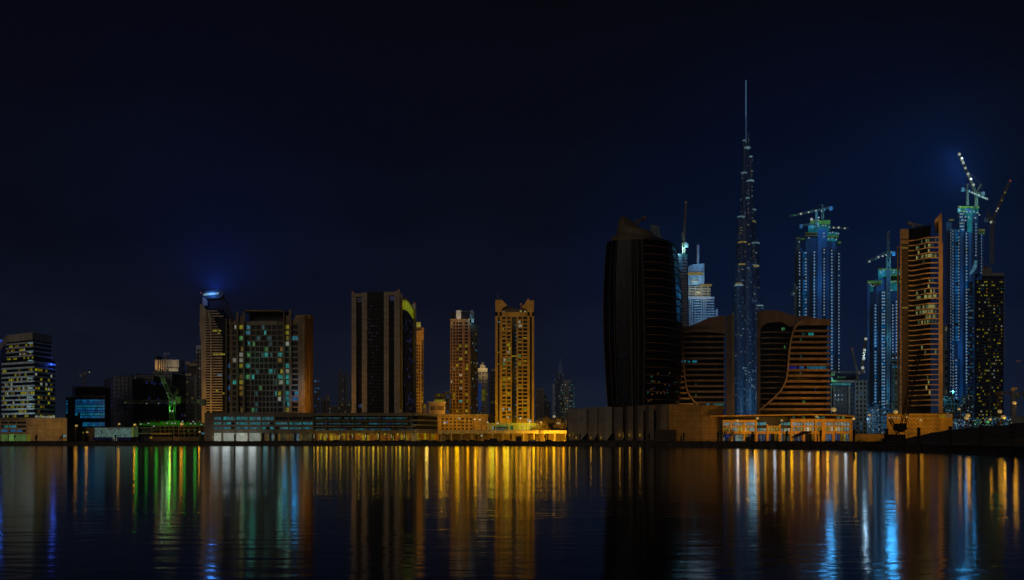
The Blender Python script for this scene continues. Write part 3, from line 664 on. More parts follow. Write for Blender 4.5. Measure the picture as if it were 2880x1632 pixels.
# ---- black slab tower with pale pilasters and a yellow sign
b = B('pilaster_tower', 'black slab tower with pale vertical pilasters and a curved yellow sign', 'tower', 1056, 560)
PIL = panel('pilaster_grey', (.33, .28, .225), 2.2, 3.6)
b.box('core', GLB, 990, 1122, 824, None, 1.6, 40)
b.box('centre_glass', GLB, 1034.5, 1079.5, 820.5, None, .6, 1.58)
for a, c, t in [(989, 1002, 826), (1018, 1032.5, 824), (1080, 1093.5, 821), (1110, 1122.3, 819.5)]: b.box('pilaster', PIL, a, c, t, None, -.4, 1.5)
b.box('edge_fin', mat('rust_fin', (.10, .04, .025), .8), 1032.6, 1034.4, 824, None, .2, 1.5)
b.box('top_beam', PIL, 1002.1, 1017.9, 826, 836, -.3, 1.5); b.box('top_beam', PIL, 1093.6, 1109.9, 821, 831, -.3, 1.5)
for k in range(34):
    py = 843 + k * 9.45
    if py < 1155:
        b.box('balcony', mat('slab_edge', (.035, .032, .03), .8), 1035, 1079.2, py, py + 1.6, .1, .55)
        b.box('balcony', mat('slab_edge', (0, 0, 0)), 1002.3, 1017.8, py, py + 1.4, .9, 1.5); b.box('balcony', mat('slab_edge', (0, 0, 0)), 1093.7, 1109.8, py, py + 1.4, .9, 1.5)
R = random.Random(31)
for i in range(44):
    px = R.choice([R.uniform(1036, 1048), R.uniform(1036, 1048), R.uniform(1052, 1064)]); py = 856 + R.randrange(30) * 9.45 + 3
    b.pane(px, px + R.uniform(1, 3), py, py + 4.4, .5, lit('faint_blue', (14, 20, 44), .5))
b.pane(1003.5, 1017, 1136, 1147, 1.4, DBL); b.pane(1014, 1017.5, 1136, 1146, 1.3, CYA); b.pane(1095, 1108, 833, 846, 1.4, lit('faint_blue', (1, 1, 1))); b.pane(1003.5, 1017, 838, 849, 1.4, lit('faint_blue', (1, 1, 1)))
# framed bright edge, receding
y1 = 12; f = Face((b.x(1122.6), -.4), (X(1133, b.D + y1) - b.X0, y1)); mb = MB(); H = b.z(820)
f.box(mb, 0, f.L * .22, 0, H, -3, 0); f.box(mb, f.L * .74, f.L, 0, H, -3, 0); f.box(mb, f.L * .22, f.L * .74, b.z(835), H, -3, 0); f.box(mb, f.L * .22, f.L * .74, 0, b.z(1150), -3, 0)
mb.build('bright_frame', mat('bright_frame', (.62, .60, .52), .6), b.o); mb = MB(); f.box(mb, f.L * .22, f.L * .74, b.z(1150), b.z(835), -3, -1); mb.build('slot', mat('rust_fin', (0, 0, 0)), b.o)
# curved glass side
def cpt(t): 
    px = 1133 + 28 * t; y = 12 + 42 * t ** 1.35 - 8 * math.sin(math.pi * t); return (X(px, b.D + y) - b.X0, y)
C = [cpt(i / 8) for i in range(9)]
MB().prism(C + [(C[-1][0] - 14, C[-1][1] + 10), (C[0][0] - 6, C[0][1] + 36)], 0, b.z(866)).build('curved_glass', GLB, b.o)
for k in range(32):
    py = 872 + k * 9.2
    if py < 1156: MB().ribbon(C, b.z(py + 1.3), b.z(py), .4).build('floor_band', mat('slab_edge_b', (.05, .05, .055), .7), b.o)
FC = [Face(C[i], C[i + 1]) for i in range(8)]
for i in range(34):
    fc = R.choice(FC); z = b.z(873.5 + 9.2 * R.randrange(30)); b.fpane(fc, .3, fc.L - .3, z - 1.4, z, lit('faint_navy', (12, 20, 46), .7), .1)
MB().prism(C + [(C[-1][0] - 14, C[-1][1] + 10), (C[0][0] - 6, C[0][1] + 36)], b.z(866) + .02, b.z(833)).build('sign_drum', mat('sign_drum', (.3, .28, .1), .7), b.o)
sg = MB().ribbon(C, b.z(863), b.z(836), .3).build('sign_band', lit('sign_band', (84, 92, 6), .35, 1.1), b.o)
SG = glow('sign_letters', (120, 114, 12))
def letter(fc, strokes):
    mb = MB()
    for (u, z0, w, h) in strokes: fc.box(mb, u, u + w, b.z(863) + z0, b.z(863) + z0 + h, .32, .6)
    mb.build('sign_letter', SG, b.o)
letter(FC[0], [(.2, 3.6, 1.3, .6), (.2, 1.4, .5, 2.2)]); letter(FC[2], [(0, .8, .6, 3.6), (.1, 3.9, 2.0, .6), (1.2, 1.6, .5, 1.4)]); letter(FC[4], [(0, .6, .7, 4.0), (.7, 3.4, 1.2, .8)]); letter(FC[6], [(0, .4, .7, 3.4), (1.0, 1.2, .6, 1.6)])
MB().ribbon(C, b.z(833), b.z(831), .5).build('roof_rim', SANDL, b.o)
d = 54; MB().box(X(1160, b.D + d) - b.X0, X(1168, b.D + d) - b.X0, d, d + 8, 0, b.z(855, d)).build('end_fin', mat('bright_frame', (0, 0, 0)), b.o)
for px, py, y in ((991, 823, 0), (1121, 817, 0), (1165, 852, d)): MB().ball((X(px, b.D + y) - b.X0, y + 1, b.z(py, y)), .75, 6).cyl((X(px, b.D + y) - b.X0, y + 1), .12, b.z(py, y) - 2.2, b.z(py, y), 5).build('aviation_light', glow('aviation_dim', (70, 34, 8)), b.o)
b.flush(100)

# ---- orange lit tower peeping out behind
b = B('gridded_tower', 'narrow orange lit tower peeping out behind the black slab tower', 'tower', 1178, 720)
OR1 = panel('amber_render', (.48, .29, .09), 4, 2.2)
b.box('core', GLS, 1150, 1184, 920, None, 1, 24); b.box('crown', OR1, 1160, 1192, 922, 957, -.6, 22); b.box('roof_light_box', lit('roof_yellow', (110, 100, 30), .4, 2), 1162, 1182, 905, 921, 3, 14); b.box('side', far('side_brown', (.12, .08, .04), 3, 3.3, .5, .5, .15, [(90, 70, 8), (20, 50, 60)]), 1185, 1191, 957, None, 2, 22)
b.box('crown_window', DKC, 1168, 1186, 924, 930, -.8, -.55)
f = Face((b.x(1150), 1), (b.x(1185.5), 1)); cs = [(b.x(a) - b.x(1150), b.x(a + 3.2) - b.x(1150)) for a in (1153, 1159, 1166.2, 1172, 1177.8)]
grid(b, f, cs, [(b.z(1157 - 8.9 * k + 5.6), b.z(1157 - 8.9 * k)) for k in range(22)], 0, b.z(957), OR1, .7, picker(.05, [YEL, DYE], seed=4)); b.flush(60)
flood(b.o, (b.x(1182), -25, b.z(1120)), (1, .5, .03), 8000, .5); flood(b.o, (b.x(1196), -22, b.z(960)), (1, .5, .05), 5600, .5)

# ---- ornate low buildings
b = B('ornate_hotel', 'low ornate hotel with arched windows and a gold lit stepped roof', 'building', 1230, 820)
b.box('wall', mat('ornate_wall', (.42, .3, .2), .85), 1205, 1252, 1133, None, 0, 25); b.box('attic', DKC, 1220, 1249, 1106, 1124, 5, 18); b.box('attic_light', YEL, 1221, 1249, 1124, 1129, 2, 4); b.box('cornice', SANDL, 1203, 1254, 1130, 1133.4, -1, 25); b.box('turret', mat('ornate_wall', (0, 0, 0)), 1191, 1201, 1136, None, 1, 12)
for i in range(9): b.pane(1208 + i * 4.8, 1210.4 + i * 4.8, 1142, 1154, -.1, GLS if i % 4 else DYE)
b.pane(1229, 1235, 1109, 1113, 4.8, YEL); b.pane(1192.5, 1195, 1139, 1146, .9, YEL); b.flush()
distant('small blue grey block between ornate hotel and orange tower', 850, [(1250, 1268, 1103, FARB), (1244, 1256, 1108, FARG)])

# ---- orange gridded tower (smaller)
b = B('gridded_tower', 'slim orange gridded tower with a white lit drum on its roof', 'tower', 1300, 850)
OR2 = mat('ochre_render', (.36, .22, .10), .85)
b.box('core', GLS, 1268, 1321, 876, None, 1.2, 34)
f = Face((b.x(1266), 1.2), (b.x(1321), 1.2)); U = lambda a: b.x(a) - b.x(1266)
cs = [(U(a), U(c)) for a, c in ((1268, 1271.4), (1275, 1280), (1283.5, 1288.5), (1291, 1300), (1307.5, 1316))]
rr = [(b.z(1162 - 9.15 * k + 6), b.z(1162 - 9.15 * k)) for k in range(29)]
grid(b, f, cs, rr, 0, b.z(901), OR2, 1.0, picker(.14, [YEL, YEL, WHT, TEAL, YEL], seed=21))
b.box('pier', OR2, 1301.5, 1306, 901, None, -.5, 1); b.box('pier', OR2, 1288.8, 1290.6, 901, None, -.3, 1)
y1 = 16; fs = Face((b.x(1321.4), 1), (X(1342, b.D + y1) - b.X0, y1)); mb = MB(); fs.box(mb, 0, fs.L, 0, b.z(915), -14, 0); mb.build('side_core', GLS, b.o)
grid(b, fs, [(fs.L * a, fs.L * (a + .15)) for a in (.04, .26, .46, .66, .84)], [(z0 , z1) for z0, z1 in rr[:-2]], 0, b.z(909), mat('grey_ochre', (.2, .17, .13), .85), .8, picker(.12, [YEL, CYA, DBL, BLU, WHT], seed=22))
b.box('cornice', OR2, 1265, 1322, 897.5, 901, -.8, 34)
MB().cyl((b.x(1306), 16), b.w(25), b.z(898), b.z(877), 20).cyl((b.x(1306), 16), b.w(26.5), b.z(877), b.z(872.5), 20).build('roof_drum', mat('drum_white', (.62, .6, .5), .6), b.o)
b.box('roof_panel', mat('drum_white', (0, 0, 0)), 1283, 1297, 873, 898, -.2, 4); b.box('roof_light', glow('roof_blue', (70, 104, 116)), 1325, 1332, 895, 906, 4, 5); b.box('roof_fin', MET, 1322, 1330, 869, 880, 8, 12)
flood(b.o, (b.x(1292), -10, b.z(893)), (1, .82, .5), 1440, .5); flood(b.o, (b.x(1334), -6, b.z(900)), (.3, .7, 1), 1890, .5)
flood(b.o, (b.x(1290), -45, b.z(1165)), (1, .48, .03), 18900, .8); flood(b.o, (b.x(1290), -50, b.z(1040)), (1, .48, .03), 13500, .8); b.flush(100)

# ---- ornate towers between
b = B('ornate_tower', 'pale ornate tower with a small pyramid crown between two orange towers', 'tower', 1360, 1050)
OP = mat('ornate_stone', (.42, .36, .27), .85)
b.box('wall', far('ornate_wall_f', (.26, .22, .16), 4, 4, .5, .5, .25, [(80, 70, 30), (100, 96, 6), (20, 50, 50)]), 1347, 1372, 1045, None, 2, 26); b.box('upper_stage', OP, 1343, 1371, 1036, 1046, 0, 28); b.box('stage', OP, 1350, 1364, 1026, 1036, 4, 20)
MB().loft([[(b.x(1351), 6, b.z(1026)), (b.x(1362), 6, b.z(1026)), (b.x(1362), 16, b.z(1026)), (b.x(1351), 16, b.z(1026))], [(b.x(1355.5), 10, b.z(1016)), (b.x(1357.5), 10, b.z(1016)), (b.x(1357.5), 12, b.z(1016)), (b.x(1355.5), 12, b.z(1016))]]).build('pyramid_roof', OP, b.o)
for px in (1346, 1353, 1361, 1368): b.box('pilaster', OP, px, px + 2, 1046, None, 1.2, 2)
b.box('blue_strip', lit('blue_strip', (8, 40, 90), .5), 1345, 1353.5, 1077, 1155, .2, 1.1); b.box('yellow_strip', lit('dim_yellow_strip', (76, 74, 10), .8), 1354, 1365, 1096, 1128, .6, 1.1)
flood(b.o, (b.x(1357), -12, b.z(1035)), (1, .75, .35), 6500, .5)
b2 = distant('brownish stepped tower tucked beside the tall orange tower', 980, [(1376, 1397, 1048, FART), (1383, 1397, 1037, FART)], 'tower', 'distant_tower')

# ---- the tall orange tower with two horns
b = B('horned_tower', 'tall orange tower with two roof horns and a dark central glass strip', 'tower', 1447, 700)
OR3 = mat('gold_render', (.52, .33, .10), .85)
b.box('core', GLS, 1394, 1501, 889, None, 1.6, 36)
f = Face((b.x(1393), 1.6), (b.x(1502), 1.6)); U = lambda a: b.x(a) - b.x(1393)
cs = [(U(a), U(c)) for a, c in ((1400, 1405), (1412.5, 1422), (1426, 1436), (1439, 1453), (1457.5, 1468), (1471, 1483), (1490, 1496))]
NR = 27; rr = [(b.z(891 + 10.7 * k + 7.2), b.z(891 + 10.7 * k)) for k in range(NR)][::-1]
mb = MB(); u = 0
for i, (a, c) in enumerate(cs):
    f.box(mb, u, a, 0, b.z(878), 0, 1.4); f.box(mb, a, c, b.z(891), b.z(878), 0, 1.36)
    if i in (1, 2, 4, 5):
        zz_ = 0
        for r0, r1 in rr: f.box(mb, a, c, zz_, r0, 0, 1.0); zz_ = r1
    u = c
f.box(mb, u, f.L, 0, b.z(878), 0, 1.4); mb.build('facade_frame', OR3, b.o)
R = random.Random(77)
for i in (1, 2, 4, 5):
    for j, (r0, r1) in enumerate(rr):
        m = R.choice([YEL, YEL, TEAL, WHT, GRN, YEL, WHT]) if R.random() < .17 else GLS
        b.fpane(f, cs[i][0] + .1, cs[i][1] - .1, r0, r1, m, .1)
        if R.random() < .3: q = MB(); f.box(q, cs[i][0] + .1, cs[i][1] - .1, r0, r0 + .9, .5, .9); q.build('balcony_rail', lit('lit_balcony', (110, 96, 4), .5) if R.random() < .5 else OR3, b.o)
for j in range(25): b.fpane(f, cs[3][1] - .9, cs[3][1] - .2, rr[j][0] + 1, rr[j][0] + 2, CYA if R.random() < .5 else DBL, .1, name='stair_window')
for (i, k) in ((0, 1), (0, 9), (0, 12), (3, 10)): z = b.z(893 + 10.7 * k); b.fpane(f, cs[i][0], cs[i][1], z - .9, z, YEL if k > 1 else CYA, .1)
b.slab('roof_horn', OR3, [(1393, 889), (1393, 844), (1412, 843.5), (1420, 852), (1426, 860), (1412, 866), (1412, 889)], .2, 12)
b.slab('roof_horn', OR3, [(1502, 889), (1502, 845), (1481, 845), (1476, 855), (1466, 864), (1483, 870), (1483, 889)], .2, 12)
b.box('roof_beam', OR3, 1411.8, 1483.2, 878.4, 889, -.1, .9); b.box('roof_plant', mat('roof_plant_dark', (.12, .10, .08), .8), 1415, 1482, 867, 878.2, 4, 14)
b.box('roof_plant', mat('roof_plant_dark', (0, 0, 0)), 1425, 1445, 861, 867, 6, 12)
for px, py in ((1414, 874), (1462, 872), (1475, 873)): MB().box(b.x(px), b.x(px + 5), 3, 3.9, b.z(py + 4), b.z(py)).build('roof_light', lit('roof_gold', (116, 110, 60), .4), b.o)
MB().cyl((b.x(1400), 4), .2, b.z(843), b.z(820), 5).build('antenna', MET, b.o)
for px, py in ((1486, 841), (1465, 854)): MB().ball((b.x(px), 3, b.z(py)), .9, 6).cyl((b.x(px), 3), .15, b.z(py) - 4, b.z(py), 5).build('aviation_light', glow('aviation_dim', (0, 0, 0)), b.o)
for px in (1405, 1447, 1490):
    flood(b.o, (b.x(px), -34, b.z(1188)), (1, .56, .0), 11000, .8)
flood(b.o, (b.x(1447), -60, b.z(1040)), (1, .52, .02), 12000, .8); flood(b.o, (b.x(1447), -40, b.z(880)), (1, .6, .2), 5120, .8)
b.flush(100)

# ---- distant pair by the tree line
distant('row of dim brown distant blocks behind the orange lit trees', 1150, [(1507, 1530, 1094, FART), (1528, 1538, 1110, FARG), (1536, 1549, 1130, FARG)])
b = B('spire_tower', 'distant blue grey tower ending in a thin spire', 'tower', 1575, 1350)
FSP = far('spire_wall', (.05, .07, .10), 3.2, 3.6, .5, .5, .16, [(80, 80, 70), (30, 70, 84), (60, 50, 30)])
b.box('wall', FSP, 1561, 1592, 1066, None, 2, 30); b.box('shoulder', FSP, 1564, 1585, 1053, 1066, 4, 28); b.box('crown', mat('crown_teal', (.14, .22, .26), .6), 1570, 1583, 1029, 1053, 6, 22)
MB().cyl((b.x(1577), 12), 1.0, b.z(1029), b.z(1004), 6, r2=.4).build('spire', mat('spire_metal', (.3, .4, .45), .5), b.o); b.box('fin', mat('pale_fin', (.4, .4, .38), .7), 1554.5, 1560.5, 1080, None, 1, 8)
b = B('curved_tower', 'pale lit distant tower with curved side next to the thin spire', 'tower', 1598, 1150)
FCT = far('curved_wall', (.16, .18, .19), 2.8, 3.5, .6, .5, .32, [(80, 84, 84), (90, 84, 44), (14, 84, 90), (60, 74, 90)])
MB().prism([(b.x(1578), 6), (b.x(1586), 1), (b.x(1600), 0), (b.x(1612), 4), (b.x(1618), 14), (b.x(1616), 30), (b.x(1578), 30)], 0, b.z(1076)).build('wall', FCT, b.o); b.box('crown', CONC, 1584, 1606, 1068, 1076, 4, 20)

# ---- orange podium with square windows, bright pavilion, elevated deck
p = B('podium_building', 'amber floodlit podium with four rows of small square windows', 'podium', 1300, 560)
p.box('wall', OR1, 1232, 1372, 1167, None, 1.4, 40); p.box('roof_block', OR1, 1330, 1376, 1166, 1172, 4, 30); p.box('set_back_wing', mat('brown_wing', (.2, .13, .06), .9), 1372.4, 1384, 1166, None, 6, 30)  # wing set back, in a darker brown than the podium
f = Face((p.x(1232), 1.4), (p.x(1330), 1.4)); U = lambda a: p.x(a) - p.x(1232)
grid(p, f, [(U(1241 + 11.4 * i), U(1241 + 11.4 * i + 7.4)) for i in range(8)], [(p.z(1176 + 9.3 * k + 5.4), p.z(1176 + 9.3 * k)) for k in range(4)][::-1], 0, p.z(1167), OR1, .9, picker(.06, [DYE, BLU], dark=DKC, seed=5))
p.box('coping', SANDL, 1231, 1372.3, 1165.4, 1167, 0, 40); p.flush(60)
for px in (1245, 1290, 1340): plight(p.o, (p.x(px), -10, 12), (1, .52, .0), 1300, .4)
p = B('pavilion', 'brilliantly yellow lit pavilion with a green glazed window strip', 'pavilion', 1450, 545)
YW = mat('cream_wall', (.62, .52, .25), .8)
p.box('wall', YW, 1371, 1530, 1192, None, 1, 26); p.box('roof', YW, 1370, 1531, 1190, 1192.2, 0, 27)
for a, c in ((1395, 1412), (1412.6, 1430)): p.pane(a, c, 1196, 1200, .9, GRN); p.pane(a, c, 1200.6, 1205, .9, DKC); p.pane(a, c, 1205.4, 1210, .9, DTE)
p.pane(1434, 1443, 1196, 1209, .9, GRN); p.pane(1385, 1393, 1199, 1211, .9, CYA); p.box('column', YW, 1430.6, 1433.6, 1192, None, .2, .95); p.box('column', YW, 1444, 1447, 1192, None, .2, .95); p.flush()
for px, py in ((1467, 1197), (1488, 1197), (1512, 1193), (1490, 1207), (1470, 1208)): p.box('wall_lamp', glow('pale_lamp', (116, 120, 110)), px, px + 4.6, py, py + 3, .5, .95)
for px in (1460, 1485, 1510): flood(p.o, (p.x(px), -6, p.z(1196)), (1, .85, .02), 900, 1.0)
for px in (1385, 1425): plight(p.o, (p.x(px), -8, p.z(1200)), (1, .75, .02), 500, 1.4)
p = B('elevated_deck', 'long flat yellow lit canopy deck on columns along the promenade', 'canopy', 1410, 500)
p.box('deck', YW, 1233, 1594, 1211.5, 1219.5, 0, 14); p.box('deck_edge', SANDL, 1233, 1594.5, 1210.5, 1212.6, -.4, 0)
for i in range(13): p.box('column', YW, 1238 + i * 29.2, 1241 + i * 29.2, 1219.5, None, 1, 2.4)
p.box('back_wall', mat('back_wall', (.42, .30, .12), .9), 1233, 1594, 1219.6, None, 13, 14)
for i in range(8): p.box('under_light', glow('strip_lamp', (118, 112, 40)), 1250 + i * 43, 1262 + i * 43, 1220, 1221, 5, 5.5); plight(p.o, (p.x(1256 + i * 43), 5, p.z(1222.4)), (1, .5, .0), 34 + 36 * (i % 3), .6)
for i_, px in enumerate((1240, 1262, 1285, 1318, 1340, 1378, 1396, 1418, 1440, 1452, 1475, 1500, 1512, 1535, 1556, 1582)): plight(p.o, (p.x(px), -9, 5.5), (1, .44 + .12 * (i_ % 3) / 2, .0), 70 + 55 * (i_ * 5 % 4), .7)  # point lights added before the deck for finer water streaks

# ---- fin walled cultural box on the quay
p = B('fin_hall', 'dark hall with tall bent pale fins and small warm lights between them', 'hall', 1740, 440)
FIN = panel('fin_grey', (.26, .235, .19), 3, 1.4); FIND = panel('fin_brown', (.12, .09, .07), 3, 1.4)
p.box('core', DKC, 1597, 1880, 1152, None, 8, 30)
fins = [(1597, 1651, 1149, FIN), (1650, 1680, 1145, FIN), (1678, 1721, 1144, FIN), (1721, 1752, 1145, FIND), (1760, 1780.5, 1143, FIND), (1789, 1809.5, 1141, FIND), (1818, 1839, 1140, FIND), (1849, 1881, 1138.5, FIND)]
for i, (a, c, t, m) in enumerate(fins):
    xa, xc = p.x(a), p.x(c); H = p.z(t)
    # each fin is a folded sheet: plan zig, its lower corner cut away
    cut = p.z(1218) if i < 3 else 0
    if i < 3:
        k = .80; pts_f = [(xa, 2.0), (xa + (xc - xa) * .55, 3.2), (xc, .2), (xc, .8), (xa + (xc - xa) * .55, 3.9), (xa, 2.7)]
        n = len(pts_f); shift = [.12, .06, 0, 0, .06, .12]
        rings = [[(x - (0 if z > H * .5 else -1) * 0 + (xc - xa) * shift[j] * (z / H < .5) * (1 - 2 * z / H) * 1.0 * (1 if j in (0, 5) else 0), y, z) for j, (x, y) in enumerate(pts_f)] for z in (0, H * .35, H * .7, H)]
        MB().loft(rings).build('fin', m, p.o)
        MB().slab([(xc - (xc - xa) * .42, 0), (xc + .3, 0), (xc + .3, cut + 0.4)], -.1, .15).build('fin_foot', GLB, p.o)
    else:
        MB().prism([(xa, 3), (xa + (xc - xa) * .3, .4), (xc, 0), (xc, .6), (xa + (xc - xa) * .3, 1.0), (xa, 3.6)], 0, H).build('fin', m, p.o)
for px in (1601, 1620, 1661, 1690, 1742, 1770, 1799, 1860):
    py = 1222 if px < 1610 or px > 1700 else 1229
    MB().box(p.x(px) - .25, p.x(px) + .25, -.9, -.6, p.z(py + 6), p.z(py)).build('wall_light', lit('amber_tube_l', (116, 92, 14), .3, 3), p.o)
    plight(p.o, (p.x(px), -1.8, p.z(py)), (1, .5, .05), 26, .35)
for px in (1608, 1750, 1752): p.pane(px, px + 5, 1216, 1232, -.8 if px < 1700 else 4, DYE)
p.box('annex', mat('annex_dark', (.04, .032, .028), .8), 1838, 1899, 1209, None, -3.2, -.1); p.box('quay_step', STN, 1590, 1880, 1238.5, None, -4, 8); p.flush()
b = B('blank_box_building', 'plain windowless amber box building beside the dark fins', 'building', 1957, 440)
d = 16; f = Face((b.x(1880.6), -1), (X(2034, 440 + d) - b.X0, d)); mb = MB(); f.box(mb, 0, f.L, 0, b.z(1137.5), -24, 0); mb.build('wall', panel('amber_blank', (.27, .16, .05), 6, 3), b.o)
mb = MB(); f.box(mb, -.1, f.L + .2, b.z(1137.5), b.z(1136.6), -24, .2); mb.build('coping', TAN, b.o); mb = MB(); f.box(mb, 7, 8.2, 0, 3.2, .01, .15); mb.build('door', DKC, b.o)
flood(b.o, (b.x(2010), -22, 10), (1, .52, .05), 1700, .5); flood(b.o, (b.x(1940), -30, 9), (1, .52, .05), 1500, .5)

# ---- the big black bulging tower with copper bands
b = B('bulging_tower', 'huge black glass tower with bulging sides, copper bands and a tapering crown', 'tower', 1806, 560)
def interp(T, v):
    if v <= T[0][0]: return T[0][1]
    for (a, x), (c, y) in zip(T, T[1:]):
        if v <= c: return x + (y - x) * (v - a) / (c - a)
    return T[-1][1]
LT = [(668, 1711), (720, 1706), (800, 1701), (880, 1700), (960, 1702), (1040, 1706), (1100, 1710), (1145, 1714), (1240, 1722)]
ST = [(668, 1811), (800, 1816), (950, 1819), (1145, 1816), (1240, 1814)]
RT = [(668, 1898), (740, 1906), (820, 1911.5), (900, 1913), (1000, 1912), (1100, 1907), (1145, 1904), (1240, 1896)]
DEP = 52
def plan(py, inset=0.0, part='all'):
    xl = b.x(interp(LT, py)) + inset; xs = b.x(interp(ST, py)); xr = X(interp(RT, py), b.D + DEP) - b.X0 - inset
    left = [(xl, 10 + inset), (xl + (xs - xl) * .12, 5 + inset), (xl + (xs - xl) * .28, 2.6 + inset), (xl + (xs - xl) * .65, 1.0 + inset)]
    cur = []
    for i in range(11):
        a = math.pi / 2 * i / 10; cur.append((xs + (xr - xs) * math.sin(a), inset + (DEP) * (1 - math.cos(a))))
    if part == 'left': return left + [cur[0]]
    if part == 'right': return cur
    return left + cur + [(xr - 1, DEP + 16), (X(interp(LT, py) + 14, b.D + DEP + 16) - b.X0, DEP + 16)]
pys = [1240, 1200, 1150, 1100, 1050, 1000, 950, 900, 850, 800, 750, 700, 672]
zt = lambda py: b.z(py) if py < 1240 else 0
MB().loft([[(x, y, zt(py)) for x, y in plan(py)] for py in pys]).build('glass_body', glass('black_tower_glass', (.0015, .0015, .002), .22, .08), b.o)
def skin(name, m, f0, f1, proud=.5):
    """vertical fin that follows the bulge between two fractions across the dark face"""
    rings = []
    for py in pys[1:]:
        xl = b.x(interp(LT, py)); xs = b.x(interp(ST, py)); w = xs - xl
        def yy(f): return 10 - 5 * f / .12 if f < .12 else (5 - 2.4 * (f - .12) / .16 if f < .28 else (2.6 - 1.6 * (f - .28) / .37 if f < .65 else 1.0 - (f - .65) / .35))
        rings.append([(xl + w * f0, yy(f0) - proud, zt(py)), (xl + w * f1, yy(f1) - proud, zt(py)), (xl + w * f1, yy(f1) + .2, zt(py)), (xl + w * f0, yy(f0) + .2, zt(py))])
    return MB().loft(rings).build(name, m, b.o)
SEAM = mat('seam_metal', (.028, .024, .026), .6)
for f0, f1 in ((.12, .135), (.235, .25), (.62, .655), (.72, .735), (.79, .815), (.93, .955)): skin('seam', SEAM, f0, f1)
skin('edge_fin', mat('edge_rim', (.09, .07, .055), .6), 0.0, .012, .4)
CB = mat('copper_band', (.17, .09, .045), .5, .2)
for k in range(20):
    py = 690 + 22.75 * k
    if py > 1150: break
    MB().ribbon(plan(py, 0, 'right'), b.z(py) - .45, b.z(py), .45).build('copper_band', CB, b.o)
R = random.Random(99)
SPK = [lit('speck_blue', (20, 26, 50), .6), lit('speck_grey', (34, 36, 34), .6), lit('speck_navy', (14, 18, 70), .6)]
def lface(px, py):
    xl = interp(LT, py); xs = interp(ST, py); f = (px - xl) / (xs - xl)
    return 10 - 5 * f / .12 if f < .12 else (5 - 2.4 * (f - .12) / .16 if f < .28 else (2.6 - 1.6 * (f - .28) / .37 if f < .65 else 1.0))
for i in range(100):
    q = R.random(); px = R.uniform(1734, 1760) if q < .62 else R.uniform(1706, 1722); py = R.uniform(775, 1140) if q < .62 else R.uniform(840, 1140)
    if q < .25: px = 1757 + R.uniform(-4, 4)
    b.pane(px, px + R.uniform(.8, 2.2), py, py + 1.6, lface(px, py) - .12, R.choice(SPK))
for i in range(10): px = R.uniform(1716, 1738); py = R.choice([918, 928, 936, 942]); b.pane(px, px + 4, py, py + 1.4, lface(px, py) - .14, SPK[2])
# reflections of city lights are left to the glass; small glowing specks in mixed colours low on the curved side
cp = plan(1100, 0, 'right'); CF = [Face(cp[i], cp[i + 1]) for i in range(10)]
for i in range(46):
    fc = CF[min(int(R.random() ** 1.3 * 8), 7)]; z = b.z(R.uniform(1040, 1145)); u = R.uniform(0, fc.L * .8)
    b.fpane(fc, u, u + .9, z, z + .9, R.choice([lit('spk_amber', (70, 44, 6), .6), lit('spk_green', (10, 60, 44), .6), lit('spk_amber', (1, 1, 1)), SPK[0]]), .35)
b.pane(1822, 1830, 1120, 1128, -.2, lit('spk_green', (1, 1, 1))) if False else None
b.flush(100)
# crown
CRW = panel('crown_panel', (.17, .125, .075), 3.2, 2.4)
def ell(px0, px1, py, n=28, dz=1.0, cy=26):
    cx = (b.x(px0) + b.x(px1)) / 2; r = (b.x(px1) - b.x(px0)) / 2; return [(cx + r * math.cos(2 * math.pi * i / n), cy + r * dz * math.sin(2 * math.pi * i / n), b.z(py)) for i in range(n)]
def ellt(px0, px1, p0, p1, n=28, cy=26, dz=1.0):
    """tilted ring: height falls from p0 at the west to p1 at the east"""
    cx = (b.x(px0) + b.x(px1)) / 2; r = (b.x(px1) - b.x(px0)) / 2
    return [(cx + r * math.cos(2 * math.pi * i / n), cy + r * dz * math.sin(2 * math.pi * i / n), b.z((p0 + p1) / 2 - (p0 - p1) / 2 * math.cos(2 * math.pi * i / n))) for i in range(n)]
MB().loft([ell(1728, 1889, 694), ellt(1729, 1882, 676, 682), ellt(1733, 1868, 641, 664)]).build('crown_base', CRW, b.o, smooth=True)
MB().loft([ellt(1746, 1864, 642, 662), ellt(1749, 1856, 618, 634), ellt(1752, 1826, 604, 624), ellt(1756, 1800, 588, 601), ellt(1761, 1782, 580, 588), ellt(1765, 1773, 578, 580)]).build('crown_cone', CRW, b.o, smooth=True)
b.slab('crown_screen', mat('screen_blue', (.12, .17, .22), .5), [(1831, 628), (1856.5, 631), (1861, 660), (1866, 668), (1846, 660), (1834, 646)], 4, 6)
b.slab('crown_screen', mat('screen_blue', (0, 0, 0)), [(1852, 668), (1866, 668), (1880, 688), (1876, 690), (1862, 680)], 8, 10)
MB().lattice((b.x(1798), 20, b.z(601)), (b.x(1824), 20, b.z(593)), 1.6, .3).box(b.x(1823), b.x(1831), 18.6, 21.4, b.z(596), b.z(587)).bar((b.x(1808), 20, b.z(610)), (b.x(1808), 20, b.z(598)), 1.3).build('cleaning_gantry', mat('gantry_tan', (.2, .14, .07), .8), b.o)
MB().ribbon(plan(672, 0, 'right'), b.z(674), b.z(668), .5).build('roof_rim', SEAM, b.o)

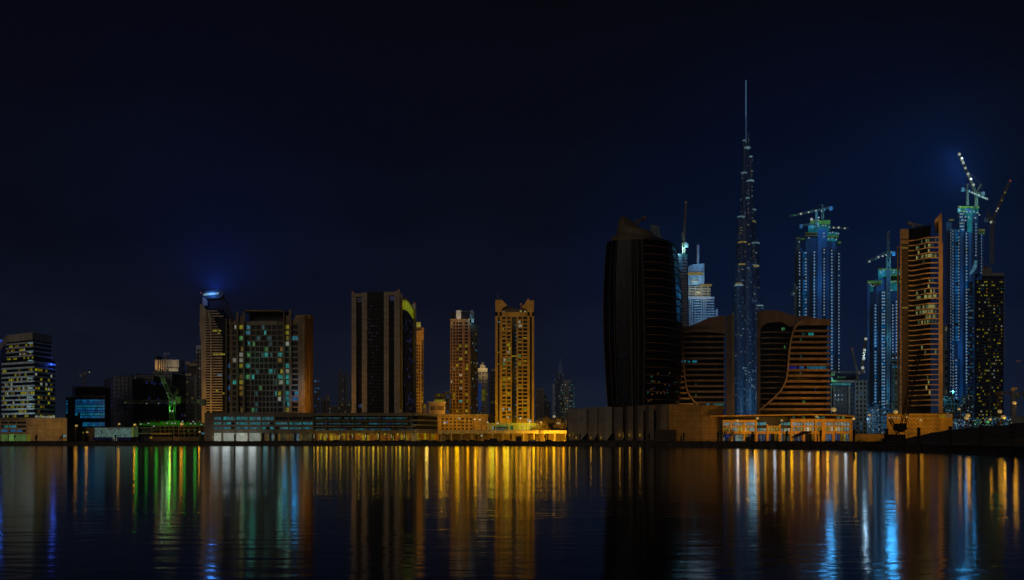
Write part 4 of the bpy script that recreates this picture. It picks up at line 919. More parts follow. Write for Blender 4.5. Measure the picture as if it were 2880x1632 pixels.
# ---- the twin podium towers with sweeping S curves
BB = mat('bronze_band', (.34, .19, .085), .6); BR = panel('bronze_roof', (.20, .12, .07), 3, 1.5); BF = mat('bronze_fin', (.13, .10, .08), .6); BC = mat('bronze_curve', (.50, .31, .14), .55)
b = B('sail_tower', 'brown banded block with S shaped curve and swept roof, east one of the pair', 'office building', 2230, 620, 'pair of brown banded blocks with swept roofs')
b.box('glass_body', GLS, 2137, 2334, 908, None, 6, 40)
SC = [(905, 2252), (915, 2240), (930, 2230), (960, 2222), (1000, 2217), (1040, 2214), (1065, 2211), (1085, 2203), (1100, 2194), (1120, 2175), (1140, 2152), (1155, 2134)]
b.slab('side_fin', BF, [(2127, None), (2127, 877), (2137.5, 876), (2137.5, None)], -1, 40)
b.slab('roof_sweep', BR, [(2137.6, 876), (2150, 872.5), (2180, 872.5), (2200, 877), (2222, 884), (2245, 892), (2252, 890), (2262, 888), (2285, 892), (2300, 897), (2240, 915), (2226, 920), (2200, 906), (2180, 905.5), (2160, 908), (2146, 915), (2139, 928), (2137.6, 950)], .2, 38)
b.slab('roof_edge', BB, [(2228, 925), (2240, 908), (2250, 902), (2268, 897.5), (2300, 897), (2334, 898.5), (2334, 915), (2240, 915.6)], -1.2, 38)
for k in range(15):
    py = 928 + 15.75 * k; xs = interp([(a, c) for a, c in SC], py)
    b.box('floor_band', BB, xs + 1, 2334, py, py + 6.2, -1, 5.9)
    # concave bands on the recessed wing
    x0, x1 = b.x(2138), b.x(xs - 1); P = []
    for i in range(9): t = i / 8; P.append((x0 + (x1 - x0) * t, 5.4 - 3.6 * math.sin(math.pi * min(t * .9 + .1, 1)) + (1 - t) ** 2 * 1.5))
    MB().ribbon(P, b.z(py + 7.5), b.z(py + 3.5), .9).build('curved_band', mat('bronze_shade', (.125, .09, .06), .6), b.o)
mb = MB()
for (p0, x0), (p1, x1) in zip(SC, SC[1:]): mb.bar((b.x(x0), -1.3, b.z(p0)), (b.x(x1), -1.3, b.z(p1)), .95, h=1.0)
mb.build('curve_rib', BC, b.o)
R = random.Random(8)
for px in range(2150, 2334, 9): b.box('mullion', DKC, px, px + .8, 925, None, 5.7, 6) if px % 2 == 0 else None
for (a, c, t, m) in [(2205, 2217, 919, GRN), (2262, 2278, 933, DTE), (2281, 2296, 933, TEAL), (2222, 2250, 1029, lit('deep_blue', (8, 14, 84), .5)), (2252, 2268, 1029, BLU), (2268, 2331, 1029, CYA), (2263, 2272, 1126, GRN), (2300, 2303, 1092, DBL), (2212, 2216, 970, GRN), (2138, 2141, 962, DYE), (2258, 2262, 948, GRN), (2258, 2262, 996, DTE), (2257, 2261, 1045, DTE), (2140, 2143, 995, DTE)]:
    b.pane(a, c, t, t + 8 if t != 1029 else t + 9.5, 5.6, m)
for px_, py_, e_ in ((2320, 1170, 4200), (2270, 1172, 3600), (2200, 1172, 1800), (2300, 1060, 3600)): flood(b.o, (b.x(px_), -26, b.z(py_)), (1, .5, .06), e_, .5)
b.flush(60)
b = B('sail_tower', 'brown banded block with arching roof and tall east fin, west one of the pair', 'office building', 1985, 625, 'pair of brown banded blocks with swept roofs')
b.box('glass_body', GLS, 1904, 2041, 938, None, 6, 40)
b.slab('side_fin', BF, [(2041, None), (2041, 888), (2057, 886.5), (2057, None)], -1.2, 40); b.slab('side_fin', mat('fin_light', (.24, .19, .14), .6), [(2057.3, None), (2057.3, 886.5), (2064, 887), (2066, None)], -.4, 40)
b.slab('roof_sweep', BR, [(1908, 928), (1914, 922), (1945, 916), (1960, 909), (1975, 902), (1990, 896), (2010, 891), (2035, 888), (2040.8, 888), (2040.8, 942), (2034, 938), (1990, 934), (1950, 934), (1912, 941)], .2, 38)
b.slab('roof_edge', mat('bronze_shade', (0, 0, 0)), [(1912, 924), (1950, 918), (1985, 916), (2012, 923), (2000, 925), (1960, 924), (1914, 930)], -.4, .1)
S2 = [(925, 1913.5), (960, 1917), (1000, 1920), (1040, 1923), (1065, 1925), (1085, 1928), (1105, 1934), (1120, 1943), (1132, 1953), (1145, 1970), (1152, 1985)]
for k in range(14):
    py = 943 + 15.55 * k; xs = interp(S2, py)
    b.box('floor_band', mat('bronze_mid', (.19, .125, .08), .6), xs + 1, 2040.8, py, py + 5.4, 1.5, 5.9)
    if xs > 1908: b.box('floor_band', BC, 1904, xs - 1, py + 5, py + 9.5, -1, 5.9)
mb = MB()
for (p0, x0), (p1, x1) in zip(S2, S2[1:]): mb.bar((b.x(x0), -1.3, b.z(p0)), (b.x(x1), -1.3, b.z(p1)), .9, h=1.0)
mb.build('curve_rib', BC, b.o)
for px_, e_ in ((1930, 3200), (1990, 3600)): flood(b.o, (b.x(px_), -28, b.z(1165)), (1, .55, .14), e_, .5)
for (a, c, t, m) in [(1921, 1935, 1012, CYA), (1939, 1951, 1012, CYA), (1952, 1966, 1012, CYA), (1983, 2001, 1135, CYA), (2011, 2041, 1135, lit('teal_wide', (10, 84, 80), .6)), (1961, 1963, 1076, GRN), (1961, 1963, 1108, GRN), (2016, 2018, 1030, DTE)]: b.pane(a, c, t, t + 6, 5.6, m)
b.flush(40)

# ---- floodlit podium under the twins
p = B('podium_building', 'long amber podium with glittering white windows beneath the twin brown blocks', 'podium', 2215, 450)
AMB = panel('amber_wall', (.50, .27, .035), 3.4, 1.7)
p.box('core', DKC, 2030, 2398, 1172, None, 3, 40); mb = MB()
for a, c, d, e in [(1995, 2080, 1168.5, 1168), (2080, 2180, 1168, 1166.5), (2180, 2290, 1166.5, 1165), (2290, 2345, 1165, 1166), (2345, 2400, 1166, 1170)]: mb.slab([(p.x(a), p.z(d)), (p.x(c), p.z(e)), (p.x(c), p.z(e + 3.4)), (p.x(a), p.z(d + 3.4))], -1.5, 38)
mb.build('roof_edge', AMB, p.o)
f = Face((p.x(2033), 1.4), (p.x(2398), 1.4)); U = lambda a: p.x(a) - p.x(2033); mb = MB()
sect = [(2033, 2129, 1181), (2157, 2196, 1193), (2225, 2398, 1178)]
cols = [(2035, 2056), (2060, 2091), (2096, 2124), (2161, 2192), (2230, 2261), (2264, 2293), (2297, 2311), (2322, 2346), (2350, 2391)]
R = random.Random(61); SP1 = lit('sparkle', (100, 116, 114), .9, .55); SP2 = lit('sparkle_warm', (118, 104, 44), .85, .55)
for a, c, t in sect:
    top = p.z(t); cur = a
    for (u, v) in [q_ for q_ in cols if q_[0] >= a and q_[1] <= c] + [(c, c)]:
        f.box(mb, U(cur), U(u), 0 if cur > a or True else 0, top, 0, 1.2) if u > cur else None
        if v > u:
            f.box(mb, U(u), U(v), p.z(1187.5), top, 0, 1.16) if t < 1187 else None
            f.box(mb, U(u), U(v), p.z(1201), p.z(1197.5), 0, 1.16); f.box(mb, U(u), U(v), p.z(1220), p.z(1213.5), 0, 1.16)
            for r, (y0, y1) in enumerate(((1187.5, 1197.5), (1201, 1213.5))):
                if t > 1187 and r == 0: continue
                n = max(2, int((v - u) / 7))
                for i in range(n): p.fpane(f, U(u + (v - u) * i / n) + .1, U(u + (v - u) * (i + 1) / n) - .1, p.z(y1) + .1, p.z(y0) - .1, SP1 if r == 0 or R.random() < .4 else SP2, .3)
        cur = v
for a, c in ((2129, 2157), (2196, 2225)):
    f.box(mb, U(a), U(c), p.z(1220), p.z(1213.5), 0, .9); 
    for y0, y1 in ((1188, 1196), (1205, 1213)): 
        for i in range(3): p.fpane(f, U(a) + i * (U(c) - U(a)) / 3 + .15, U(a) + (i + 1) * (U(c) - U(a)) / 3 - .1, p.z(y1), p.z(y0), CYA if (i + y0) % 2 else TEAL, .3)
for px in (2128, 2159, 2194, 2227, 2294, 2305, 2345, 2260): f.box(mb, U(px) - .6, U(px) + .6, 0, p.z(1214), .1, 1.3)
mb.build('facade_wall', AMB, p.o)
for px in (2060, 2110, 2175, 2240, 2300, 2370): flood(p.o, (p.x(px), -11, 7), (1, .43, .0), 1500, .5)
for i in range(44):
    px = 2034 + i * 8.1
    p.fpane(f, U(px) + .1, U(px + 6.6), .8, p.z(1220.5), R.choice([DYE, GLS, lit('shop_cool', (1, 1, 1)), DBL, lit('shop_dim', (1, 1, 1)), BLU, SP2]), .2, name='shop_window')
p.fpane(f, U(2070), U(2091), .8, p.z(1224), lit('pale_panel', (84, 104, 100), .3, 2), .4, name='shop_window'); MB().cyl((p.x(2045), 0), 1.6, p.z(1230), p.z(1221), 14).build('blue_disc_light', lit('disc_blue', (8, 40, 110), .4, 2), p.o)
for i in range(12): p.fpane(f, U(2216 + i * 14), U(2224 + i * 14), p.z(1177), p.z(1171.8), R.choice([TEAL, GLS, DTE, GLS, GRN]), .2)
for i_, px in enumerate((2042, 2064, 2090, 2112, 2140, 2166, 2190, 2213, 2240, 2262, 2285, 2312, 2338, 2362, 2388)): plight(p.o, (p.x(px), -8, 5 + (i_ % 3) * 2), (1, .5, .0) if i_ % 4 != 1 else (.7, .85, 1), 90 + 60 * (i_ * 5 % 4), .7)  # point lights added before the podium, mainly for streaks on the water
p.flush(100)

# ---- the tallest tower
b = B('tallest_tower', 'world height stepped skyscraper ending in a long thin lit spire', 'skyscraper', 2098, 2036)
BK = far('stepped_wall', (.025, .06, .125), 6, 4.2, .55, .5, .09, [(80, 108, 118), (40, 80, 104), (90, 90, 70), (20, 44, 80)], dark=(.03, .05, .10), k=1.0)
BKL = far('stepped_wall_low', (.045, .14, .27), 6, 4.2, .6, .5, .15, [(50, 80, 110), (30, 56, 90), (80, 76, 60), (20, 50, 90)], dark=(.04, .08, .17), k=1.0)  # haze and city light on the lower shaft put into a paler blue
tubes = [(2098, 8, 395, 0), (2094, 9, 412, 4), (2106, 7, 372, 3), (2091, 7, 394, -2), (2101, 18, 445, 0), (2093, 12, 420, -5), (2099, 28, 513, 0), (2112, 12, 440, -3), (2090, 15, 488, -6), (2106, 22, 512, -6), (2104, 32, 590, 2), (2092, 18, 560, -7), (2114, 18, 590, -5),
         (2098, 50, 625, 0), (2080, 20, 612, -8), (2113, 24, 680, -8), (2100, 58, 690, 4), (2084, 26, 685, -10), (2119, 24, 686, -10), (2101, 30, 742, -14), (2080, 30, 745, -8), (2117, 26, 750, -8), (2098, 66, 805, 6), (2074, 26, 803, -10), (2120, 24, 808, -12), (2101, 80, 862, 8), (2128, 28, 862, -10), (2098, 34, 880, -22), (2076, 32, 905, -16)]
def tier(cx, w, t, yo, m, bot=1240):
    c = (b.x(cx), yo * 1.0); MB().cyl(c, b.w(w) / 2, max(b.z(bot), 0) if bot < 1240 else 0, b.z(t), 14).build('tier', m, b.o)
for cx, w, t, yo in tubes: tier(cx, w, t, yo, BK if t < 740 else BKL)
MB().cyl((b.x(2098), 0), b.w(3.6) / 2, b.z(400), b.z(226), 8, r2=b.w(3.0) / 2).build('spire', glow('spire_lit', (52, 84, 112), 1.0), b.o)
MB().cyl((b.x(2096.5), -3), b.w(3) / 2, b.z(395), b.z(330), 6).build('spire', glow('spire_lit2', (20, 36, 60), 1.0), b.o)
for cx, w, py, yo, k in [(2092, 7, 396, -4, 0), (2099, 16, 418, -8, 0), (2110, 7, 442, -6, 0), (2090, 15, 489, -8, 0), (2107, 18, 512, -10, 0), (2099, 31, 560, -2, 0), (2088, 10, 595, -4, 1), (2117, 12, 592, -9, 0), (2081, 20, 613, -11, 0), (2108, 32, 626, -4, 1), (2100, 12, 630, -12, 1), (2084, 24, 685, -13, 1), (2119, 24, 687, -13, 0), (2100, 18, 691, -12, 1), (2082, 22, 747, -14, 1), (2117, 24, 750, -14, 0), (2117, 24, 752, -14, 1), (2074, 24, 805, -14, 0), (2074, 20, 800, -13, 1), (2129, 24, 862, -14, 0)]:
    m = lit('tier_cool', (90, 120, 126), .5, 3) if not k else lit('tier_gold', (116, 100, 44), .7, 3)
    MB().cyl((b.x(cx), yo), b.w(w) / 2 + .8, b.z(py + 3.0), b.z(py), 14).build('tier_light', m, b.o)
for i in range(40):
    cx, w, t, yo = R.choice(tubes[10:]); py = t + R.uniform(6, 60); px = cx + R.uniform(-.35, .35) * w
    if 640 < py < 1100: b.pane(px, px + R.uniform(2, 6), py, py + 1.8, yo - b.w(w) / 2 * 1.0 - .4, R.choice([lit('tier_gold', (1, 1, 1)), lit('tier_gold', (1, 1, 1)), lit('tier_cool', (1, 1, 1))]))
for i in range(80):
    px = R.uniform(2066, 2128); py = R.uniform(1040, 1165); 
    if R.random() < .5: px = 2068 + (py - 1040) * .42 + R.uniform(-6, 6)
    b.pane(px, px + R.uniform(1.4, 3.2), py, py + R.uniform(1.2, 2.4), -78, lit('cool_spark', (90, 118, 126), .6, 2), name='site_light')
for px_, py_, e_ in ((2084, 1140, 14000), (2106, 1150, 18000), (2118, 1120, 12000)): plight(b.o, (b.x(px_), -95, b.z(py_)), (.35, .78, 1), e_ * .8, 9)  # large point lights added at the base for white water streaks
plight(b.o, (b.x(2098), -120, b.z(1120)), (.2, .6, 1), 12000, 14)
0 and b.box('lower_glass', far('low_blue', (.03, .07, .16), 5, 4, .6, .5, .35, [(14, 44, 90), (20, 50, 96), (40, 70, 100)], dark=(.02, .04, .09)), 2058, 2138, 1085, None, -70, -40)
b.flush(100)

# ---- slim crane tower and the white lit hotel tower behind the black one
b = B('construction_tower', 'slim concrete tower under construction squeezed beside the black tower', 'tower', 1921, 900)
CBL = mat('blue_concrete', (.16, .18, .22), .9)
b.box('core', CBL, 1906, 1934, 716, None, 2, 22); b.box('formwork', lit('teal_form', (12, 84, 90), .7, 2), 1906, 1934, 714, 722, 1, 20); b.box('lit_strip', lit('teal_strip', (10, 50, 84), .6, 2), 1914, 1919, 724, 760, .8, 2)
for k in range(24): b.box('floor_slab', DKC, 1905, 1934.5, 730 + k * 8.5, 731.5 + k * 8.5, 1.2, 2)
flood(b.o, (b.x(1921), -15, b.z(712)), (.2, .6, 1), 4800, .5)
b = B('hotel_tower', 'blue white lit tower with quarter round crown and thick mast', 'tower', 1972, 1300)
HW = mat('hotel_white', (.44, .5, .55), .7)
HF = far('hotel_wall', (.20, .27, .33), 4.4, 3.7, .55, .5, .12, [(40, 70, 80), (60, 80, 90)], dark=(.02, .03, .06)); HG = far('hotel_gold', (.32, .28, .18), 9, 3.9, .8, .4, .55, [(84, 74, 34), (74, 62, 26), (60, 54, 30)], k=1.0)
b.box('lower_tier', HF, 1937, 2018, 871, None, 0, 40); b.box('lower_tier', HF, 1937, 2009, 836, 871, 2, 38); b.box('gold_tier', HG, 1937, 2000, 803, 836, 4, 36); b.box('cornice', HW, 1936, 2009.5, 835, 841, .5, 38)
b.box('cornice', lit('cornice_gold', (92, 80, 30), .5, 4), 1968, 2002.5, 799, 803.5, 1, 36); b.box('edge_fin', HW, 2014, 2018.5, 870, None, -.8, 2)
for k in range(11): b.box('balcony', HW, 1952, 1971, 845 + k * 7.3, 847.5 + k * 7.3, -3, 2); 
for k in range(10): b.box('balcony', HW, 1985, 2008, 846 + k * 7.3, 848.5 + k * 7.3, -3, 2)
for px in (1939, 1945, 1972, 1978, 1983): b.box('pilaster', HW, px, px + 1.8, 843, None, -1.8, 2)
CRB = mat('crown_blue', (.25, .36, .42), .6)
b.slab('crown', CRB, [(1938, 800), (1938, 748), (1945, 744), (1955, 741), (1968, 739.5), (1983.5, 739.5), (1983.5, 800)], 6, 30)
b.box('crown_lamp', lit('crown_glow', (100, 116, 110), .3, 12), 1946, 1966, 783, 794, 5, 5.9); b.box('crown_band', lit('cornice_gold', (1, 1, 1)), 1937, 1979, 764, 772, 4.5, 5.9); b.box('crown_band', HW, 1968, 1971, 772, 786, 4.8, 5.9)
MB().cyl((b.x(1968.5), 14), b.w(7.5) / 2, b.z(741), b.z(684), 12).build('mast', mat('mast_white', (.55, .6, .6), .5), b.o); MB().cyl((b.x(1968.5), 14), b.w(6) / 2, b.z(684), b.z(678), 10, r2=b.w(3) / 2).build('mast_tip', BR, b.o)
for (px, py, y, e) in ((1962, 792, -10, 7000), (1968, 735, -6, 3000), (1950, 838, -30, 13000), (1985, 900, -40, 16000)): flood(b.o, (b.x(px), y, b.z(py)), (.28, .66, 1), e, .8)
flood(b.o, (b.x(1975), -20, b.z(815)), (1, .8, .4), 6600, .8)

# ================================================================ towers under construction on the east side
LMP = glow('work_lamp', (112, 122, 120), 1.35); LMP.name = 'lit_work_lamp'
BAYB = lit('lit_bay_blue', (4, 66, 108), .5, 2.5); BAYD = lit('lit_bay_dim', (4, 44, 84), .6, 2.5)  # glowing panes stand in for lamplight on the bay back walls
NET = mat('safety_net', (.30, .34, .04), .9); NETO = mat('orange_net', (.42, .20, .03), .9); TEALG = lit('lit_formwork', (14, 88, 96), .75, 1.5)  # teal formwork glows itself, in place of light from work lamps
CB1 = panel('core_blue', (.06, .13, .25), 3.2, 3.5); CB2 = panel('core_dark', (.028, .05, .10), 3.2, 3.5)  # blue work light on the concrete is put into these colours
def ctower(name, label, cx, D, cores, bays, caps, pitch=8.7, bottom=1190, seed=1, dep=30):
    """cores: (px0,px1,py,mat,y) concrete shafts; bays: (px0,px1,py0,py1,lamp_px list) floors with a lamp each before a glowing back pane"""
    b = B(name, label, 'tower', cx, D, 'towers under construction'); R = random.Random(seed)
    for a, c, t, m, y in cores: b.box('core', m, a, c, t, None, y, dep)
    for a, c, t, u, lamps, m in bays:
        b.box('bay_wall', NIGHT, a, c, t, u, -3.4, 4)
        k = 0; py = t
        fr = MB()
        while py < u:
            fr.box(b.x(a), b.x(c), -5.6, -3.4, b.z(py + 1.4), b.z(py))
            if m is not None and R.random() < .93: b.pane(a + .4, c - .4, py + 1.8, py + pitch - .6, -3.5, m, name='lit_bay')
            for lx in lamps:
                if R.random() < .93: b.pane(lx - 1.5, lx + 1.5, py + 3, py + 6.2, -4.6, LMP, name='work_light')
            py += pitch
        for px in (a, c): fr.box(b.x(px) - .3, b.x(px) + .3, -5.7, -3.4, b.z(u), b.z(t))
        fr.build('bay_frame', CB2, b.o)
    for a, c, t, u, m, y0, y1 in caps: b.box('formwork', m, a, c, t, u, y0, y1)
    return b
def rooflamps(b, pts, y=-2.2, s=1.3):
    for px, py in pts: b.box('roof_lamp', LMP, px - s, px + s, py - s, py + s, y - .8, y)
b = ctower('construction_tower', 'blue lit unfinished tower with net wrapped top west of its two siblings', 2300, 1000,
   [(2237, 2251, 672, CB2, 2), (2266, 2298, 655, CB2, 0), (2298, 2323, 645, CB1, -2), (2323, 2352, 668, CB2, 1), (2340, 2350, 680, CB1, 0), (2352, 2361, 690, CB2, 3)],
   [(2242, 2248, 709, 1080, [2245], BAYD), (2253, 2266, 709, 1080, [2263], BAYB), (2282, 2291, 707, 1080, [2286.5], BAYB), (2310, 2317.5, 700, 1080, [2314], BAYD), (2331, 2340, 703, 1080, [2335.5], BAYB), (2352, 2359, 712, 1080, [2355], BAYD)],
   [(2278, 2334, 620, 632, NET, -1, 20), (2284, 2300, 619, 624, NETO, -1.4, 18), (2274, 2336, 632, 646, TEALG, 1, 18), (2262, 2298, 655, 658, NETO, -2, 20), (2262, 2298, 662, 665, NETO, -2, 20), (2326, 2358, 653, 660, TEALG, 0, 18), (2326, 2358, 663, 668, NET, -1, 18), (2326, 2354, 671, 678, TEALG, 0, 16), (2238, 2250, 668, 672, NETO, -1, 16), (2251, 2263, 670, 674, NET, -1, 16), (2355, 2365, 680, 686, NET, -1, 10)], seed=11)
rooflamps(b, [(2281, 621), (2284, 640), (2292, 638), (2300, 637), (2312, 636), (2320, 636), (2330, 641), (2332, 656), (2340, 655), (2350, 658), (2356, 659), (2328, 673), (2338, 672), (2350, 675), (2246, 682), (2273, 671), (2299, 621), (2315, 658), (2315, 667)])
for px in (2252, 2281, 2327): b.box('lamp_column', CB1, px, px + 3, 700, None, -.5, 1.5)
MB().lattice((b.x(2246), 0, 0), (b.x(2246), 0, b.z(668)), 2.0, .3, 4).build('hoist_mast', STEEL, b.o)
for px, py, e in ((2300, 610, 20000), (2340, 645, 4840), (2262, 700, 3520), (2300, 800, 11000), (2310, 960, 11000)): plight(b.o, (b.x(px), -26, b.z(py)), (.06, .42, 1), e * 1.1, 5)  # large blue point lights added before the tower, also to streak the water
b.flush(95, 'work_lighting')

b = ctower('construction_tower', 'half hidden unfinished tower with tall central mast and white sign letters', 2495, 960,
   [(2444, 2465, 812, CB2, 2), (2465, 2490, 785, CB1, 1), (2490, 2500, 760, CB1, -3), (2500, 2560, 800, CB2, 3), (2440, 2446, 800, CB1, 0)],
   [(2452, 2463, 856, 1130, [2457.5], BAYB), (2472, 2487, 820, 1180, [2477, 2482], BAYB), (2502, 2510, 856, 1160, [2506], BAYD), (2512, 2522, 846, 1020, [2516], BAYB), (2524, 2534, 846, 1020, [2529], BAYB), (2535, 2545, 846, 1020, [2540], BAYD)],
   [(2469, 2506, 755, 760, NET, -1, 20), (2470, 2496, 760, 776, TEALG, 0, 18), (2500, 2560, 757, 776, NET, 0, 24), (2502, 2560, 762, 772, TEALG, -.5, 20), (2502, 2530, 790, 796, NET, -1, 18), (2502, 2528, 796, 818, TEALG, 1, 18), (2438, 2480, 790, 798, NET, -1, 18), (2458, 2476, 800, 803, NETO, -1, 14), (2444, 2456, 803, 820, TEALG, 0, 14)], seed=12, bottom=1180)
rooflamps(b, [(2473, 764), (2482, 761), (2476, 769), (2490, 761), (2498, 762), (2498, 768), (2511, 768), (2512, 762), (2522, 766), (2526, 772), (2533, 770), (2538, 775), (2443, 797), (2447, 803), (2454, 806), (2475, 824), (2475, 841), (2503, 795), (2513, 793), (2522, 794), (2504, 818), (2523, 820), (2531, 832)])
for px, py, e in ((2500, 750, 14000), (2450, 790, 3520), (2520, 830, 5720), (2480, 960, 13200), (2500, 1100, 11000)): plight(b.o, (b.x(px), -26, b.z(py)), (.05, .42, 1), e * 1.3, 5)  # added blue point lights, no fixtures, for tower tint and cyan streaks
cu = bpy.data.curves.new('sign_text', 'FONT'); cu.body = 'EMAAR'; cu.size = b.w(30); cu.extrude = .4; cu.space_character = .92
tmp = bpy.data.objects.new('tmp', cu); COL.objects.link(tmp); dg = bpy.context.evaluated_depsgraph_get(); me = bpy.data.meshes.new_from_object(tmp.evaluated_get(dg)); bpy.data.objects.remove(tmp)
me.materials.clear(); me.materials.append(glow('sign_white', (84, 112, 112))); t = bpy.data.objects.new('sign_letters', me); COL.objects.link(t); t.parent = b.o; t.location = (b.x(2501), -1.5, b.z(905)); t.rotation_euler = (math.radians(90), 0, 0)
b.box('sign_frame', CB2, 2500, 2580, 883, 907, -.6, 2.6)
b.flush(95, 'work_lighting')

b = ctower('construction_tower', 'tallest unfinished tower with bright teal top, behind dark yellow windowed tower', 2718, 1050,
   [(2664, 2680, 620, CB2, 2), (2675, 2693, 640, CB2, 3), (2693, 2712, 585, CB1, 0), (2718, 2730, 585, CB1, -1), (2730, 2752, 590, CB2, 1), (2750, 2768, 645, CB2, 3)],
   [(2666, 2670, 645, 1100, [2668], BAYD), (2672, 2678, 648, 1130, [2674], BAYB), (2680, 2693, 648, 960, [2692], BAYB), (2708, 2717, 655, 1150, [2713], BAYB), (2736, 2742, 620, 720, [2739], BAYD), (2752, 2758, 660, 770, [2754], BAYB), (2692, 2706, 600, 645, [2695, 2700, 2705], BAYB), (2672, 2692, 1010, 1130, [2676, 2684], BAYD), (2712, 2722, 1080, 1180, [2716], BAYB)],
   [(2692, 2753, 581, 587, NET, -1, 22), (2694, 2752, 587, 600, TEALG, 0, 20), (2696, 2730, 593, 597, NET, -.8, 18), (2692, 2700, 588, 600, lit('lit_green_net', (12, 84, 40), .4, 2), -1.5, 10), (2718, 2732, 600, 655, TEALG, -1.8, 10), (2668, 2682, 617, 621, NETO, -1, 14), (2750, 2769, 645, 652, NETO, -1, 20), (2750, 2768, 655, 659, NET, -1, 20)], seed=13)
rooflamps(b, [(2697, 583), (2700, 601), (2708, 598), (2716, 598), (2726, 598), (2736, 597), (2746, 600), (2751, 606), (2694, 610), (2702, 611), (2712, 612), (2722, 613), (2700, 620), (2712, 622), (2740, 615)], s=1.6)
for px, py, e in ((2725, 572, 26000), (2690, 640, 5280), (2740, 650, 5280), (2690, 800, 11000), (2700, 980, 11000), (2695, 1110, 8800)): plight(b.o, (b.x(px), -26, b.z(py)), (.2, .65, 1) if py < 650 else (.05, .42, 1), e * 1.1, 5)  # unseen point lights added to tint this tower and its reflection
b.flush(95, 'work_lighting')

# ---- orange curved-balcony tower
AMF_ = mat('amber_pier', (.34, .21, .11), .8)
b = B('balcony_tower', 'tall amber tower with rippling curved balconies and a slanted east fin', 'tower', 2597, 630)
AM = panel('amber_tower', (.14, .095, .055), 2.4, 3.6); AMF = mat('amber_fin', (.40, .25, .13), .75)
b.box('pillar', panel('amber_head', (.24, .16, .09), 2.4, 3.6), 2548.5, 2573, 635, 681, 9.8, 30); b.box('side_wall', mat('shaded_amber', (.075, .05, .03), .85), 2553.4, 2573, 681.2, None, 10.4, 30); b.box('corner_pier', AMF_, 2548.5, 2553.2, 681.2, None, 9.8, 28); b.slab('east_fin', AMF, [(2638, None), (2638, 622), (2627, 630), (2626, 622), (2645.5, 600), (2647.5, 604), (2648, 680), (2650, 684), (2650, None)], -1, 30)  # recess wall has its shade put into a darker amber
b.slab('glass_body', GLS, [(2573, None), (2573, 634), (2590, 632), (2610, 627), (2638, 622), (2638, None)], 11, 34); b.box('west_strip', AM, 2544, 2549.5, 682, None, 12, 30)
def wave(px0, px1):
    P = []
    for i in range(15):
        t = i / 14; px = px0 + (px1 - px0) * t; q_ = (px - 2562) / 56; q_ = min(max(q_, 0), 1); y = 9.4 - 10.4 * (q_ * q_ * (3 - 2 * q_)); P.append((X(px, b.D + y) - b.X0, y))
    return P
WV = wave(2553, 2638)
R = random.Random(17); n = 0; py = 668.0; WF = wave(2574, 2636); WFF = [Face(WF[i], WF[i + 1]) for i in range(14)]
BRT = {0: .5, 1: .5, 3: .9, 8: .2, 10: .5, 11: .8, 12: .1, 13: .95, 14: .75, 15: .55, 16: .7, 17: .0, 18: .0}
WG = [lit('cream_green', (100, 108, 66), .8, .9), lit('cream', (120, 114, 66), .7, .9), lit('cream_green2', (50, 70, 44), .8, .8)]
while py < 1152:
    MB().ribbon(WV, b.z(py + 3.0, 0), b.z(py, 0), 1.1).build('balcony_band', AMF, b.o)
    fr_ = BRT.get(n, .03)
    for i, fc in enumerate(WFF):
        if R.random() < fr_ * (1.2 if i > 6 else .7): b.fpane(fc, .05, fc.L - .05, b.z(py + 13.2), b.z(py + 3.6), R.choice(WG), -1.2)
    if n in (1, 13): b.pane(2553, 2572, py + 4, py + 12, 9.8, lit('warm_room', (90, 74, 26), .5, 1.5))
    b.box('slot', DKC, 2551, 2572, py + 3.2 - 8, py + 6.9 - 8, 9.6, 10)
    n += 1; py += 14.25
b.box('top_mass', GLB, 2575, 2626, 640, 662, 5, 10.8)
MB().lattice((b.x(2586), 18, b.z(611)), (b.x(2627), 18, b.z(620)), 1.4, .3).box(b.x(2584), b.x(2591), 16.6, 19.4, b.z(615), b.z(607)).bar((b.x(2598), 18, b.z(632)), (b.x(2598), 18, b.z(612)), 1.2).build('cleaning_gantry', mat('gantry_blue', (.2, .22, .24), .7), b.o)
for (px, py, e) in ((2600, 1120, 8800), (2590, 960, 13600), (2590, 800, 13600), (2590, 680, 8000)): flood(b.o, (b.x(px), -32, b.z(py)), (1, .52, .1), e, .6)
b.flush(100)

# ---- dark tower with scattered yellow windows at the east
b = B('office_tower', 'dark banded tower with scattered small yellow windows and a blue striped flank', 'tower', 2782, 900)
b.box('wall', glass('east_glass', (.012, .016, .04), .25, .4), 2743, 2824, 770, None, 1, 34); b.box('cap', CONC, 2762, 2824.5, 768, 776, 0, 34); b.box('core_cap', CONC, 2767, 2795, 750, 768, 4, 22); b.box('vent', mat('vent_brown', (.3, .12, .02), .8), 2773, 2785, 749, 754, 3.4, 4)
OB = mat('east_band', (.085, .08, .075), .7)
n = 0; py = 787.0
while py < 1190:
    R = random.Random(n * 7 + 1); a = R.choice([2743, 2748, 2752, 2760]); c = R.choice([2824, 2812, 2820, 2824]); b.box('floor_band', OB, a, c, py, py + 2.0, -.6, .95)
    for i in range(14):
        if R.random() < .26: u = 2749 + 5.2 * i; b.pane(u, u + 3.6, py + 4, py + 7.2, .9, R.choice([YEL, YEL, DYE, YEL, WHT, DTE]))
    py += 9.6; n += 1
b.box('mullion', OB, 2783.6, 2785, 776, None, -.9, .9)
for k in range(24): b.box('edge_balcony', CONC, 2822.5, 2826.5, 792 + k * 9.6, 796 + k * 9.6, -.4, 3)
st = far('blue_flank', (.02, .06, .12), 2.2, 3.6, .7, .45, .75, [(14, 64, 98), (10, 44, 80), (60, 80, 90), (8, 24, 74)])
